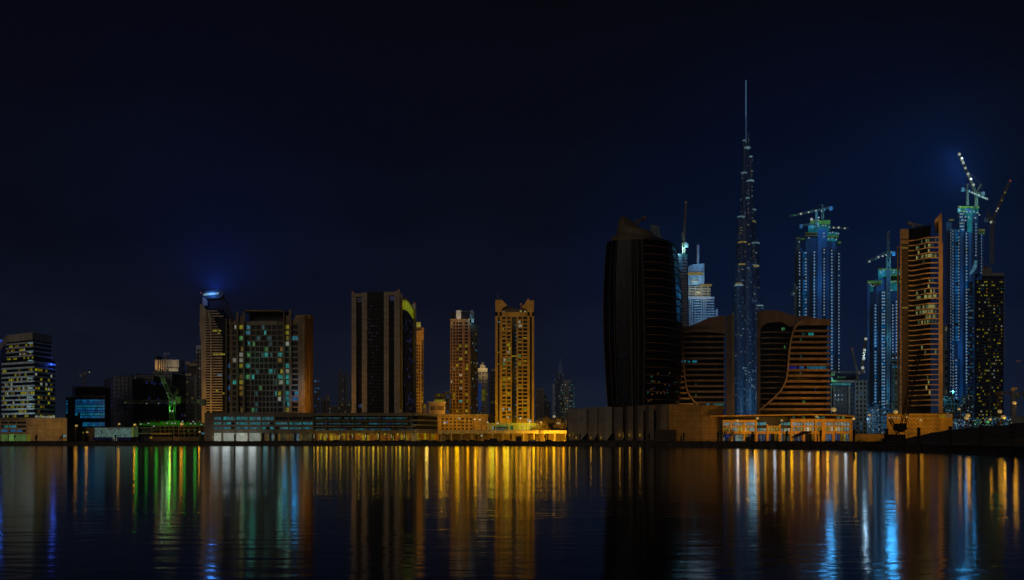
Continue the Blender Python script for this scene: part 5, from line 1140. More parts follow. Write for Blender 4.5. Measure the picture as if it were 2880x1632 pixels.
b.slab('blue_flank', st, [(2724, None), (2725, 802), (2730, 793), (2742, 787), (2742.6, None)], 3, 30); b.slab('glass_wedge', lit('wedge_blue', (6, 30, 60), .5, 2), [(2744, 786), (2759, 774), (2761, 776), (2761, 787)], -.2, .9)
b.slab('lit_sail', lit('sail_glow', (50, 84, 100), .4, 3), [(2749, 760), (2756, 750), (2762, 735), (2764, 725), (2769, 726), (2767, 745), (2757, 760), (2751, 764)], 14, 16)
b.flush(100)
# ---- lesser buildings between
GB = far('grid_beige', (.16, .17, .15), 4.6, 4.4, .55, .5, .16, [(30, 60, 80), (60, 70, 70)], dark=(.015, .017, .02))
b = B('gridded_block', 'pale gridded block with a crane on top beside the amber balcony tower', 'building', 2527, 800)
b.box('wall', GB, 2510, 2548, 1024, None, 1, 24); b.box('side', DKC, 2505, 2510, 1024, None, 2, 24); b.box('roof_slab', CONC, 2506, 2549, 1012, 1017, 0, 24); b.box('lit_floor', lit('blue_floor', (20, 64, 84), .7, 1.5), 2510, 2546, 1030, 1035, .4, .9)
b.box('roof_block', CONC, 2513, 2545, 994, 998, 4, 20); b.box('roof_column', STEEL, 2521, 2525, 998, 1012, 6, 10)
GD = far('grey_windowed', (.13, .14, .13), 3.2, 3.8, .5, .6, .12, [(30, 60, 80), (20, 50, 80)], dark=(.012, .014, .02))
b = B('grey_complex', 'grey concrete complex with a lit roof strip beside the east brown block', 'building', 2385, 760)
b.box('wall', far('frame_dark', (.05, .05, .055), 2.8, 4, .4, .4, .2, [(20, 44, 70), (40, 60, 70)]), 2336, 2404, 1086, None, 4, 30); b.box('wall', GD, 2404, 2439, 1068, None, 0, 30); b.box('roof_slab', CONC, 2340, 2404, 1069, 1076, 1, 30); b.box('lit_floor', lit('cyan_floor', (30, 84, 90), .7, 1.5), 2342, 2396, 1077.5, 1083, 2, 4)
b.box('side_column', CONC, 2337, 2341, 1080, None, 1, 5); b.box('roof_block', NIGHT, 2362, 2420, 1052, 1068, 6, 24); b.box('roof_panel', mat('green_panel', (.1, .16, .12), .8), 2361, 2384, 1057, 1063, 5, 6); b.box('column', CONC, 2347, 2350, 1086, None, 2, 4); b.box('column', CONC, 2389, 2393, 1086, None, 2, 4)
b.box('green_lamp', glow('green_lamp', (50, 104, 70)), 2339, 2343, 1066, 1070, .4, 1); flood(b.o, (b.x(2341), -3, b.z(1068)), (.1, 1, .3), 900, .3); flood(b.o, (b.x(2400), -30, 40), (.5, .8, 1), 9000, .5)
# glittering site between
R = random.Random(55)
def site(label, px0, px1, top, D, seed, base_m):
    b = B('construction_site', label, 'building site', (px0 + px1) / 2, D); R = random.Random(seed)
    b.box('frame_block', base_m, px0, px1, top + 30, None, 6, 30); n = 0
    xs = [px0 + (px1 - px0) * i / 5 for i in range(6)]
    for i in range(5): t = top + R.uniform(0, 50); b.box('frame_block', base_m, xs[i], xs[i + 1] - 1, t, None, 2 + i % 3, 28); b.box('deck', CB1, xs[i] - 1, xs[i + 1], t - 1.5, t, 1, 28)
    for i in range(90): px = R.uniform(px0, px1 - 4); py = R.uniform(top + 6, 1228); w = R.uniform(1.2, 4); b.pane(px, px + w, py, py + R.uniform(1.2, 3), .6 + R.random(), R.choice([LMP, BAYB, lit('cool_spark', (1, 1, 1)), lit('cool_spark', (1, 1, 1)), WHT, BAYB]), name='work_light')
    b.flush(100); return b
SM = far('site_wall', (.05, .09, .13), 3, 3.4, .6, .55, .35, [(10, 44, 74), (14, 54, 84), (40, 70, 80), (8, 30, 60)])
b = site('low glittering blue lit building site at the foot of the masted tower', 2430, 2512, 1120, 780, 3, SM); flood(b.o, (b.x(2470), -20, 20), (.35, .7, 1), 9000, .4)
b = site('low glittering teal lit building site between balcony tower and dark tower', 2650, 2745, 1105, 760, 4, SM); flood(b.o, (b.x(2672), -6, b.z(1102)), (.1, .9, .9), 9000, .4)
b.box('floodlight', glow('teal_lamp', (110, 124, 110), 1.2), 2670, 2674.5, 1100, 1104.5, -5, -4.2); b.box('lamp_post', STEEL, 2671.7, 2672.7, 1104, None, -4.6, -4.2)
b = site('low green and white lit site buildings at the foot of the mound', 2744, 2850, 1168, 500, 8, SM)
for i, (px_, py_, c_) in enumerate(((2752, 1192, (.3, .6, 1)), (2766, 1186, (.1, 1, .3)), (2785, 1184, (.1, 1, .35)), (2800, 1180, (1, .5, .05)), (2828, 1176, (.3, .6, 1)))): plight(b.o, (b.x(px_), -7, b.z(py_)), c_, 240, .7)
b = site('small blue white lit containers beside the patterned amber box', 2684, 2724, 1172, 480, 9, SM); plight(b.o, (b.x(2705), -6, b.z(1195)), (.4, .65, 1), 320, .8)
distant('pale grey block with arched windows between amber and unfinished towers', 900, [(2648, 2664, 915, far('arched_grey', (.12, .15, .16), 6, 8, .5, .5, .2, [(70, 70, 50), (20, 40, 60)])), (2650, 2662, 998, FART)])
b = distant('low pale warehouse on the east horizon behind the mound', 520, [(2838, 2960, 1172, mat('warehouse', (.2, .2, .16), .9))], 'warehouse', 'warehouse', group=None); b.o['category'] = 'warehouse'
b = B('minaret', 'small lit domed tower on the east horizon', 'minaret', 2850, 560)
MB().cyl((0, 0), 1.2, 0, b.z(1100), 10).build('shaft', CONC, b.o); MB().ball((0, 0, b.z(1095)), b.w(5.5), 8).build('dome', lit('dome_amber', (100, 66, 20), .7, 1), b.o); MB().cyl((0, 0), .3, b.z(1091), b.z(1084), 6).build('finial', STEEL, b.o)
# patterned amber box
b = B('patterned_box_building', 'amber floodlit box building with faint diamond pattern on its wall', 'building', 2590, 420)
PAM = mat('patterned_amber', (.42, .24, .05), .9)
b.box('wall', PAM, 2497, 2682, 1164, None, 1, 30); b.box('roof_edge', DKC, 2498, 2683, 1162, 1164.2, .4, 30); b.box('brown_panel', mat('panel_brown', (.24, .15, .055), .9), 2556, 2641, 1168, 1174.5, .7, .95); b.box('sign_panel', lit('sign_pale', (74, 72, 60), .4, 1), 2665, 2679, 1167, 1173, .6, .95); b.box('sign_panel', lit('sign_yel', (100, 88, 4), .5, 1), 2643, 2662, 1168, 1174, .6, .95)  # upper panel in a darker brown than the wall
PD = mat('pattern_line', (.20, .12, .045), .9)
for r, y0 in enumerate((1179, 1190, 1202, 1214)):
    mb = MB()
    for i in range(9):
        x0 = 2545 + i * 11.5
        if x0 > 2660: break
        mb.bar((b.x(x0), .94, b.z(y0 + 9)), (b.x(x0 + 5.7), .94, b.z(y0)), .28, h=.12).bar((b.x(x0 + 5.7), .94, b.z(y0)), (b.x(x0 + 11.4), .94, b.z(y0 + 9)), .28, h=.12)
    mb.build('zigzag_relief', PD, b.o)
for y0 in (1176.5, 1188, 1200): b.box('string_course', mat('course', (.45, .3, .1), .9), 2520, 2666, y0, y0 + .9, .8, .98)
for px in (2500, 2508, 2516, 2526): b.box('wall_lamp', glow('pale_lamp', (1, 1, 1)), px, px + 4, 1174, 1176, .4, .95)
for px, e in ((2520, 1500), (2570, 1500), (2625, 1600), (2670, 1000)): flood(b.o, (b.x(px), -12, 11), (1, .52, .04), e, .3)
w = B('site_wall', 'low amber lit boundary wall running behind the quay', 'wall', 2440, 400); w.box('wall', AMB, 2403, 2498, 1221, 1243, 0, .6); w.box('coping', TAN, 2402, 2499, 1220, 1221.2, -.1, .7)
flood(w.o, (w.x(2450), -8, 6), (1, .5, .04), 420, .3)

# ================================================================ cranes
def crane(label, D, mast, base_py, cab_py, tip, tail=None, apex=None, lamps=(), w=2.0, t=.28, m=STEEL, tailm=None, group='tower cranes', tie=True, floods=(), halo_spots=()):
    """tower crane: mast at px, jib to tip (px,py), counter jib to tail (px,py), apex (px,py)"""
    b = B('tower_crane', label, 'crane', mast, D, group)
    z0 = b.z(base_py) if base_py is not None else 0.0; b.o.location.z += z0; b.o.location.y -= 3
    zz = lambda py: b.z(py) - z0; x = b.x; h = zz(cab_py)
    MB().lattice((0, 0, 0), (0, 0, h), w, t, w * 1.4).build('mast', m, b.o)
    MB().box(-w * .7, w * .7, -w * .7, w * .7, h, h + .5).build('slewing_ring', m, b.o)
    MB().box(w * .5, w * .5 + 1.6, -w * .6, w * .3, h - 1.2, h + 1.2).build('cab', mat('cab_paint', (.4, .4, .36), .6), b.o)
    tp = Vector((x(tip[0]), 0, zz(tip[1]))); MB().lattice((0, 0, h + .6), tp, w * .75, t * .9, w * 1.3).build('jib', m, b.o)
    if tail:
        tl = Vector((x(tail[0]), 0, zz(tail[1]))); MB().lattice((0, 0, h + .6), tl, w * .7, t * .9, w * 1.3).build('counter_jib', m, b.o)
        MB().box(tl.x - 1.6, tl.x + 1.6, -1.3, 1.3, tl.z - 3.2, tl.z + 1.0).build('counterweight', tailm or CONC, b.o)
    if apex:
        ap = Vector((x(apex[0]), 0, zz(apex[1]))); MB().lattice((0, 0, h + .5), ap, w * .5, t * .8, w).build('tower_head', m, b.o)
        if tie:
            q = MB().bar(ap, tp * .62 + Vector((0, 0, h + .6)) * .38, .14)
            if tail: q.bar(ap, tl, .14)
            q.build('tie_rod', m, b.o)
    for lx, ly, s, mm in lamps:
        MB().ball((x(lx), -1.2, zz(ly)), s * .62, 6).build('jib_lamp', mm, b.o)
    for lx, ly, e, c in floods: plight(b.o, (x(lx), -3, zz(ly)), c, e, .5)
    for lx, ly, e in halo_spots: flood(b.o, (x(lx), 9, zz(ly) + 1), (.05, .24, 1), e * 1.1, 1.5, (0, 1, .25), 172)  # unseen spots added behind the jib to make a halo in the haze
    return b
WL = glow('star_lamp', (120, 124, 112), 1.5); GL2 = glow('green_star', (40, 110, 40), 1.0); OL = glow('red_star', (110, 50, 10), 1.0); CW = mat('counterweight_blue', (.25, .36, .42), .7)
crane('luffing crane with steep jib above the slim tower beside the black tower', 895, 1921, 716, 687, (1928, 569), (1929, 690), (1917, 656), [(1927, 572, 1.0, OL), (1919, 700, 1.0, WL), (1925, 706, .9, WL)], w=2.0, t=.42, group='tower cranes', floods=[(1915, 704, 9000, (.3, .8, 1))])
crane('hammerhead crane with long slightly drooping lamp hung jib on net topped tower', 1000, 2311, 620, 592, (2216, 611), (2334, 586), (2310, 577), [(2231, 609, 1.4, GL2), (2249, 604.5, 2.0, WL), (2271, 600, 1.7, WL), (2291, 595.5, 1.5, WL), (2307, 596, 1.2, WL)], t=.42, tailm=CW)
crane('short crane tucked below the long jib with a pale counterweight box', 990, 2292, 640, 633, (2294, 598), (2250, 636), None, [(2299, 615, 1.5, WL), (2279, 620, 2.6, WL)], t=.34, tailm=CW)
crane('crane with short level jib pointing east below the net top', 1010, 2318, 655, 643, (2384, 645), None, None, [(2341, 643, 1.6, WL), (2355, 643, 2.0, WL), (2372, 645, 1.6, WL)], t=.34)
crane('small dark climbing crane low on the west flank of the net topped tower', 995, 2234, 900, 812, (2232, 798), (2226, 826), None, [(2230, 828, .9, WL)], w=1.8, t=.34)
crane('tall masted crane with rising lamp studded jib over the sign letter tower', 950, 2495, None, 712, (2436, 738), (2509, 713), (2494, 656), [(2441, 738, 1.7, WL), (2466, 726, 1.8, WL), (2478, 723, 1.5, WL), (2459, 731, 1.1, GL2), (2487, 720, 1.2, WL), (2495, 684, 1.4, CW), (2495, 655, .8, OL)], w=3.0, t=.5, tailm=CW, tie=False)
crane('highest crane, its steep jib strung with seven brilliant white lamps', 1045, 2742, 585, 548, (2692, 432), (2760, 545), (2755, 520), [(2693, 437, 2.7, WL), (2699, 449, 2.5, WL), (2704.5, 462, 2.6, WL), (2710, 476, 2.5, WL), (2717.5, 492, 2.5, WL), (2725, 507, 2.6, WL), (2733, 523, 2.5, WL)], w=2.4, t=.45, halo_spots=[(2694, 436, 420000), (2708, 470, 420000), (2724, 505, 420000)], floods=[(2700, 450, 3000, (.5, .75, 1)), (2725, 507, 3000, (.5, .75, 1))])
crane('second crane on the teal top with descending jib full of lamps', 1038, 2717, 580, 540, (2776, 564), (2703, 533), (2717, 520), [(2729, 544, 1.6, WL), (2735, 547, 1.5, WL), (2748, 552, 1.7, WL), (2760, 557, 1.5, WL), (2766, 560, 1.6, WL), (2771, 562, 1.5, WL), (2718, 521, 1.0, OL)], w=1.8, t=.34, tailm=CW)
crane('free standing luffing crane with very long slanting jib at the east end', 880, 2785, 745, 628, (2834, 514), (2770, 618), (2772, 596), [(2820, 545, 1.3, glow('yellow_star', (110, 100, 50), 1)), (2811, 567, 1.2, glow('yellow_star', (1, 1, 1))), (2800, 590, 1.4, WL), (2796, 597, 1.2, WL), (2781, 628, 2.0, WL), (2835, 512, 1.6, OL)], w=2.4, t=.42, tailm=CW)
crane('crane on the pale gridded block standing before the white letter sign', 790, 2523, 994, 998, (2542, 905), None, None, [(2541, 900, .9, WL)], w=1.8, t=.34, tie=False)
b = crane('short crane with four bright white lamps in the gap over grey complex', 755, 2420, 1052, 1046, (2430, 950), None, None, [(2429.5, 955, 2.0, WL), (2426, 986, 2.0, WL), (2423.5, 1011, 2.0, WL), (2421, 1036, 2.2, WL)], w=1.8, t=.32, floods=[(2426, 1000, 2500, (.4, .7, 1))])
crane('thin dark luffing crane with level tail over the grey complex roof', 765, 2407, 1068, 1049, (2392, 982), (2338, 1048), None, [(2392, 982, .9, OL)], w=1.3, t=.26, tailm=CONC)
crane('faint distant tower crane behind the blue glazed office', 900, 241, 1090, 1052, (258, 1048), (234, 1054), (241, 1046), [(257, 1048, .9, WL)], w=1.3, t=.3)
crane('tiny distant crane peeking over the floodlit concrete rooftop', 900, 473, 1015, 996, (483, 996), (469, 996), None, [], w=1.1, t=.3)
# the two cranes of the green site
GM = mat('crane_greenish', (.10, .13, .08), .7)
crane('green lit luffing crane rising from the green building site', 560, 490, None, 1132, (454, 1043), (508, 1121), (506, 1096), [(486, 1157, .9, WL), (493, 1157, .9, WL), (489, 1133, .8, glow('blue_star', (60, 80, 110), 1)), (477, 1107, .35, WL), (456, 1044, .5, GL2)], w=2.6, t=.30, m=GM, tailm=mat('green_weight', (.2, .35, .12), .8), floods=[(486, 1150, 900, (.1, 1, .08)), (480, 1122, 200, (.5, 1, .4)), (466, 1075, 160, (.6, 1, .5))])
crane('crane with a very long level jib crossing in front of the dark towers', 575, 556, None, 1130, (354, 1133), (575, 1128), None, [(361, 1133, .6, GL2), (420, 1136, .45, WL), (453, 1136, .45, WL)], w=2.0, t=.22, m=mat('jib_dark', (.14, .13, .11), .8))
crane('low dark hammerhead crane with twin red lamps before the east horizon', 600, 2802, None, 1107, (2790, 1107), (2850, 1108), None, [(2803, 1085, .5, OL)], w=1.6, t=.26, m=mat('crane_rust', (.3, .18, .06), .8), tailm=mat('weight_pale', (.35, .3, .22), .8))
crane('rusty lattice mast crane right beside the domed minaret', 590, 2842, None, 1108, (2800, 1107), (2880, 1110), None, [(2848, 1094, .9, glow('amber_star', (110, 70, 20), 1))], w=2.0, t=.24, m=mat('crane_rust', (0, 0, 0)))
b = B('light_mast', 'pair of very thin distant masts with red lamps at the far east', 'mast', 2868, 900)
for px in (2861, 2868): MB().bar((b.x(px), 0, 0), (b.x(px), 0, b.z(1016)), .25).build('mast_pole', STEEL, b.o); MB().ball((b.x(px), 0, b.z(1016)), .9, 6).build('lamp', glow('aviation_dim', (0, 0, 0)), b.o)

# crawler crane as silhouette near the quay
b = B('crawler_crane', 'black silhouetted crawler crane with lattice boom before the amber box', 'crane', 2515, 270)
BLK = mat('near_black', (.02, .016, .012), .8)  # silhouette darkness of crane and columns is put into this near-black
MB().box(b.x(2487), b.x(2543), -2, 2, 0.0, 1.6).build('track', BLK, b.o); MB().prism([(b.x(2493), -1.8), (b.x(2540), -1.8), (b.x(2540), 1.8), (b.x(2493), 1.8)], 1.6, b.z(1222)).build('body', BLK, b.o)
MB().slab([(b.x(2519), b.z(1207)), (b.x(2521), b.z(1192)), (b.x(2545), b.z(1191)), (b.x(2545), b.z(1203)), (b.x(2549), b.z(1206)), (b.x(2533), b.z(1216)), (b.x(2526), b.z(1212))], -1.3, 1.3).build('cab', BLK, b.o)
MB().lattice((b.x(2536), 0, b.z(1216)), (b.x(2574), 0, b.z(1030)), 1.3, .16).build('boom', BLK, b.o); MB().lattice((b.x(2574), 0, b.z(1030)), (b.x(2592), 0, b.z(985)), 1.0, .14).box(b.x(2586), b.x(2598), -.6, .6, b.z(996), b.z(986)).build('boom_head', BLK, b.o)
MB().lattice((b.x(2526), 0, b.z(1222)), (b.x(2503), 0, b.z(1178)), .7, .12).build('gantry', BLK, b.o); MB().bar((b.x(2503), 0, b.z(1178)), (b.x(2590), 0, b.z(986)), .05).bar((b.x(2595), 0, b.z(988)), (b.x(2602), 0, b.z(1190)), .05).build('cable', BLK, b.o)

# ================================================================ green lit building site
b = B('construction_site', 'unfinished low concrete frame with brilliant green netting on its top deck', 'building site', 475, 530)
BRN = mat('frame_brown', (.26, .17, .10), .9); GNET = mat('green_net', (.03, .40, .04), .9)
b.box('back_wall', DKC, 424, 572, 1200, None, 6, 24)
for t in (1198, 1208, 1218, 1231): b.box('floor_slab', BRN, 424 if t != 1231 else 446, 574, t, t + 1.6, 0, 24)
mb = MB()
for px in (425, 449, 462, 474, 487, 501, 516, 531, 547, 560, 572): mb.box(b.x(px), b.x(px + 1.5), .4, 1.2, 0, b.z(1198))
mb.build('column_frame', BRN, b.o)
b.box('lower_deck', CONC, 388, 446, 1202, 1204, 2, 20); b.box('lower_block', DKC, 390, 446, 1204, None, 4, 20); b.box('lower_deck', CONC, 388, 425, 1218, 1221, 0, 20)
b.box('lit_beam', mat('amber_beam', (.5, .32, .1), .8), 430, 486, 1218.5, 1222.5, -3, -1.2); b.box('hoarding', mat('hoarding', (.15, .12, .08), .9), 440, 569, 1229, 1241, -5, -4.6); b.box('sign_panel', lit('sign_amber', (110, 84, 4), .3), 431, 438, 1229, 1234, -5, -4.7)
R = random.Random(4)
P = [(388, 1197)]; px = 388
while px < 570: P.append((px, 1197 - R.choice([4, 6, 9, 5, 7, 12 if 440 < px < 500 else 8]) - (6 if 468 < px < 498 else 0))); px += R.uniform(5, 11); P.append((px, P[-1][1] + R.uniform(-1, 1)))
P.append((573, 1190)); P.append((573, 1197)); b.slab('green_netting', GNET, P, 1, 6)
for i in range(26): px = 391 + i * 6.9; MB().bar((b.x(px), .6, b.z(1197)), (b.x(px), .6, b.z(1183 + R.uniform(-3, 6))), .2).build('scaffold_pole', BRN, b.o)
for px, py in ((397, 1193), (418, 1191), (433, 1199), (464, 1191), (471, 1190), (484, 1191), (493, 1191), (514, 1185), (544, 1186), (567, 1194), (537, 1192), (549, 1192)): b.box('floodlight', LMP if px not in (464,) else YEL, px - 1.4, px + 1.4, py - 1.3, py + 1.3, -.6, 0)
for px in (392, 420, 448, 474, 500, 526, 556): plight(b.o, (b.x(px), -4.5, b.z(1188)), (.06, 1, .06), 60 + 50 * (px % 3), .9)
plight(b.o, (b.x(500), -12, 9), (1, .45, .06), 900, .3); b.box('sign_light', CYA, 576, 589, 1217, 1222, -6, -5.5)
for px in (527, 545): b.box('window', GRN, px, px + 3, 1210, 1214, .3, .5)

# ================================================================ street lamps
ORL = (1, .47, .04)
def street_lamp(label, px, py, D, arm=1, big=1.0, power=500, color=(1, .44, .02), headm=None, group='amber street lamps'):
    b = B('street_lamp', label, 'street lamp', px, D, group); h = b.z(py); 
    MB().cyl((0, 0), .14, 0, h - .2, 8, r2=.08).build('pole', mat('lamp_pole', (.2, .15, .08), .6), b.o)
    MB().cyl((0, 0), .3, 0, .7, 8).build('base', CONC, b.o)
    MB().bar((0, 0, h - .3), (arm * .9, -.5, h), .1).build('arm', mat('lamp_pole', (0, 0, 0)), b.o)
    hd = MB().box(arm * .9 - .45 * big, arm * .9 + .45 * big, -.85, -.25, h + .05, h + .25).build('lamp_head', MET, b.o)
    MB().ball((arm * .9, -.55, h - .12), .62 * big, 6, sz=.8).build('lamp_glass', headm or glow('sodium_lamp', (122, 104, 62), 1.2), hd)
    plight(b.o, (arm * .9, -1.6, h - .7), color, power * (.15 + .30 * ((px * 7) % 10) / 10), .45 + .7 * ((px * 3) % 7) / 7); return b
for i, (px, py, D, big, pw, lb) in enumerate([
    (212, 1197, 520, 1.3, 500, 'amber street lamp beside the blank sandy podium wall'), (251, 1215, 500, 1.0, 300, 'short amber street lamp before the tan workshop wall'),
    (332, 1192, 515, 1.1, 400, 'amber street lamp over the sparkling pale green hall'), (385, 1194, 505, 1.2, 500, 'amber street lamp at the east end of the sparkling hall'),
    (508, 1192, 500, 1.5, 700, 'bright amber street lamp in front of the green building site'), (567, 1214, 500, .9, 250, 'low amber street lamp at the corner of the brown frame'),
    (1246, 1189, 500, 1.2, 500, 'street lamp at the west edge of the square windowed podium'), (1296, 1177, 520, 1.1, 500, 'taller street lamp over the square windowed podium'),
    (1331, 1179, 515, 1.1, 500, 'street lamp where the podium window grid ends'), (1354, 1180, 518, 1.1, 500, 'street lamp before the blank part of the amber podium'),
    (1367, 1187, 505, .9, 400, 'street lamp beside the brown podium wing'), (1404, 1190, 510, 1.1, 500, 'street lamp above the roof of the yellow pavilion glazing'),
    (1425, 1173, 530, 1.1, 500, 'street lamp against the west columns of the horned tower'), (1468, 1176, 530, 1.3, 600, 'street lamp against the dark strip of the horned tower'),
    (1481, 1180, 525, 1.1, 500, 'street lamp between dark strip and gold corner of horned tower'), (1494, 1184, 520, 1.9, 900, 'biggest street lamp, at the horned tower east corner'),
    (1517, 1187, 500, 1.1, 500, 'street lamp on the thin pole beside the yellow pavilion end'), (1563, 1171, 520, 1.4, 500, 'tallest street lamp among the orange lit trees'),
    (1566, 1190, 505, 1.6, 500, 'one of two low lamps in the orange lit trees, west'), (1576, 1190, 505, 1.6, 500, 'one of two low lamps in the orange lit trees, east'),
    (1350, 1225, 490, 1.0, 160, 'low lamp glowing below the yellow canopy deck'),
    (2079, 1183, 425, 1.1, 350, 'street lamp at the west windows of the long amber podium'), (2124, 1176, 425, 1.1, 350, 'street lamp where the podium turns to teal glazing'),
    (2203, 1182, 425, 1.0, 350, 'street lamp before the second teal glazed bay'), (2290, 1171, 425, 1.1, 350, 'street lamp rising over the amber podium roof line'),
    (2349, 1152, 430, 2.0, 900, 'tallest brightest amber street lamp by the brown sail block'), (2394, 1177, 425, 1.2, 400, 'street lamp at the east end of the long podium'),
    (2449, 1167, 420, 1.0, 300, 'lone amber lamp between grey complex and crawler crane'), (2512, 1158, 400, 1.6, 600, 'bright lamp over the corner of the patterned box'),
    (2555, 1172, 395, 1.0, 300, 'street lamp close to the crawler crane boom'), (2582, 1181, 390, 1.0, 300, 'short street lamp before the diamond patterned wall'),
    (2701, 1150, 430, 1.0, 300, 'small amber lamp left of a brighter pair by glittering site'), (2715, 1168, 400, 1.5, 500, 'upper of the brighter lamp pair east of the patterned box'),
    (2722, 1175, 390, 1.4, 500, 'lower of the brighter lamp pair east of the patterned box'), (2777, 1179, 390, 1.0, 300, 'small amber lamp beside a green one'),
    (2816, 1157, 370, 1.4, 600, 'upper lamp of the stacked pair below the dark tower'), (2814, 1173, 365, 1.5, 600, 'lower lamp of the stacked pair below the dark tower'),
    (2857, 1133, 350, 1.2, 500, 'highest amber lamp on a tall thin pole at the east edge')]):
    street_lamp(lb.replace('left of', 'west of'), px, py, D, arm=-1 if i % 2 else 1, big=big * (1.15 if px > 2440 else 1.1), power=pw * 1.0, headm=None if px > 2000 or px < 1200 else glow('sodium_pale', (120, 118, 96), 1.2))
street_lamp('green street lamp low on the dark mound', 2770, 1186, 385, color=(.1, 1, .2), headm=glow('green_big', (50, 110, 70), 1.2), power=500, big=1.3, group='green lamps by the dark mound')
street_lamp('green lamp at the foot of the yellow pole on the mound', 2806, 1202, 330, color=(.1, 1, .1), headm=glow('green_big2', (60, 120, 50), 1.2), power=160, big=.9, group='green lamps by the dark mound')

# ================================================================ promenade: dark light columns, parapet shrubs, railing, mound
def light_column(px, label):
    D = shore_at(px) + 5; b = B('light_column', label, 'light column', px, D, 'dark light columns along the quay')
    MB().cyl((0, 0), .42, 0, .5, 14).build('base', BLK, b.o); MB().cyl((0, 0), .26, .5, 2.3, 14).build('column', BLK, b.o)
    MB().cyl((0, 0), .38, 2.3, 3.35, 14).build('housing', BLK, b.o); MB().cyl((0, 0), .3, 3.35, 3.55, 14).cyl((0, 0), .40, 3.55, 4.1, 14).build('lantern', BLK, b.o); return b
CLB = ['before the green shopfronts', 'before the long blank sandy wall', 'at the east end of the blank wall', 'before the blue hoarding', 'west of the hoarding of the green site', 'before the brown hoarding', 'at the corner of the showroom podium', 'between showrooms and shop arcade', 'at the west end of the shop arcade', 'in the middle of the shop arcade', 'near the east end of the shop arcade', 'where the yellow deck begins', 'under the western yellow deck', 'before the yellow pavilion', 'at the east end of the pavilion', 'before the first bent fin', 'before the folded dark fins', 'before the last dark fin', 'before the blank amber box', 'at the east corner of the amber box', 'before the pale podium panel', 'before the second teal bay', 'before the east podium windows', 'at the east end of the long podium', 'beside the crawler crane', 'before the diamond pattern wall', 'at the corner of the patterned box', 'half lost against the dark mound', 'largest one, at the east edge']
for px, lb in zip([42, 103, 175, 325, 403, 485, 569, 660, 880, 985, 1110, 1237, 1340, 1437, 1533, 1631, 1727, 1826, 1923, 2019, 2117, 2213, 2308, 2402, 2494, 2584, 2673, 2760, 2848], CLB): light_column(px, 'dark round light column ' + lb)
# shrubs on the quay edge
def leafy(mb, c, rx, ry, rz, n, s, R):
    for _ in range(n):
        while True:
            v = Vector((R.uniform(-1, 1), R.uniform(-1, 1), R.uniform(-1, 1)))
            if .25 < v.length < 1: break
        p = Vector(c) + Vector((v.x * rx, v.y * ry, v.z * rz)); a = Vector((R.uniform(-1, 1), R.uniform(-1, 1), R.uniform(-1, 1))).normalized() * s * R.uniform(.6, 1.4); bb = a.cross(Vector((R.uniform(-1, 1), R.uniform(-1, 1), R.uniform(-1, 1)))).normalized() * s * R.uniform(.4, .9)
        mb.add([p - a, p + bb, p + a, p - bb], [(0, 1, 2, 3)])
R = random.Random(9); mb = MB(); px = -60
while px < 2500:
    D = shore_at(px) + 3.2; h = R.uniform(.35, .95)
    if R.random() < .9: leafy(mb, (X(px, D), D, ZG + h * .5), R.uniform(1.0, 2.2), .7, h * .75, 26, .22, R)
    px += R.uniform(3.5, 9)
tag(mb.build('low_shrubbery', DRK), 'ragged dark shrubs along the quay edge', 'shrubs', kind='stuff')
q = MB(); pts = [tuple(p + Vector((0, 4.4))) for p in SP[:9]]; q.ribbon(pts, 1.6, 2.28, .3); o = tag(q.build('parapet_wall', STN), 'low dark parapet wall behind the quay coping', 'wall')
# railing along the east quay
b = B('quay_railing', 'thin metal railing along the quay in front of the dark mound', 'railing', 2660, 200); RL = mat('rail_metal', (.16, .13, .11), .5, .5); prev = None; px = 2425
while px < 2905:
    D = shore_at(px) + 3.5; p = Vector((X(px, D) - b.X0, D - b.D, 0)); MB().box(p.x - .03, p.x + .03, p.y - .03, p.y + .03, 0, 1.1).build('post', RL, b.o)
    if prev is not None:
        for h in (1.1, .6, .2): MB().bar(prev + Vector((0, 0, h)), p + Vector((0, 0, h)), .045).build('rail', RL, b.o)
    prev = p; px += 16
# mound
prof = [(2460, 1243), (2590, 1241), (2612, 1234), (2640, 1222), (2665, 1214), (2695, 1209), (2730, 1205), (2770, 1201), (2810, 1198), (2850, 1195), (2880, 1191), (2960, 1187), (3100, 1184), (3300, 1196)]
mb = MB(); R = random.Random(2); nx = 120; ny = 16; vs = []
for i in range(nx + 1):
    px = 2460 + (3300 - 2460) * i / nx; D0 = 262; top = Z(interp(prof, px), D0)
    for j in range(ny + 1):
        t = j / ny; y = D0 - 30 + 70 * t; bell = math.sin(math.pi * min(t * 1.18, 1)) ** .6 if t < .85 else .0; h = (top - ZG) * (bell if t < .85 else 0) 
        vs.append((X(px, D0) , y, ZG - .05 + max(h, 0) * (1 + R.uniform(-.05, .05)) + R.uniform(-.06, .10)))
fs = [(i * (ny + 1) + j, (i + 1) * (ny + 1) + j, (i + 1) * (ny + 1) + j + 1, i * (ny + 1) + j + 1) for i in range(nx) for j in range(ny)]
mb.add(vs, fs); tag(mb.build('terrain', mat('mound_earth', (.055, .04, .028), .95, var=.5, scale=.6)), 'long dark earth mound behind the east quay', 'mound', kind='structure')

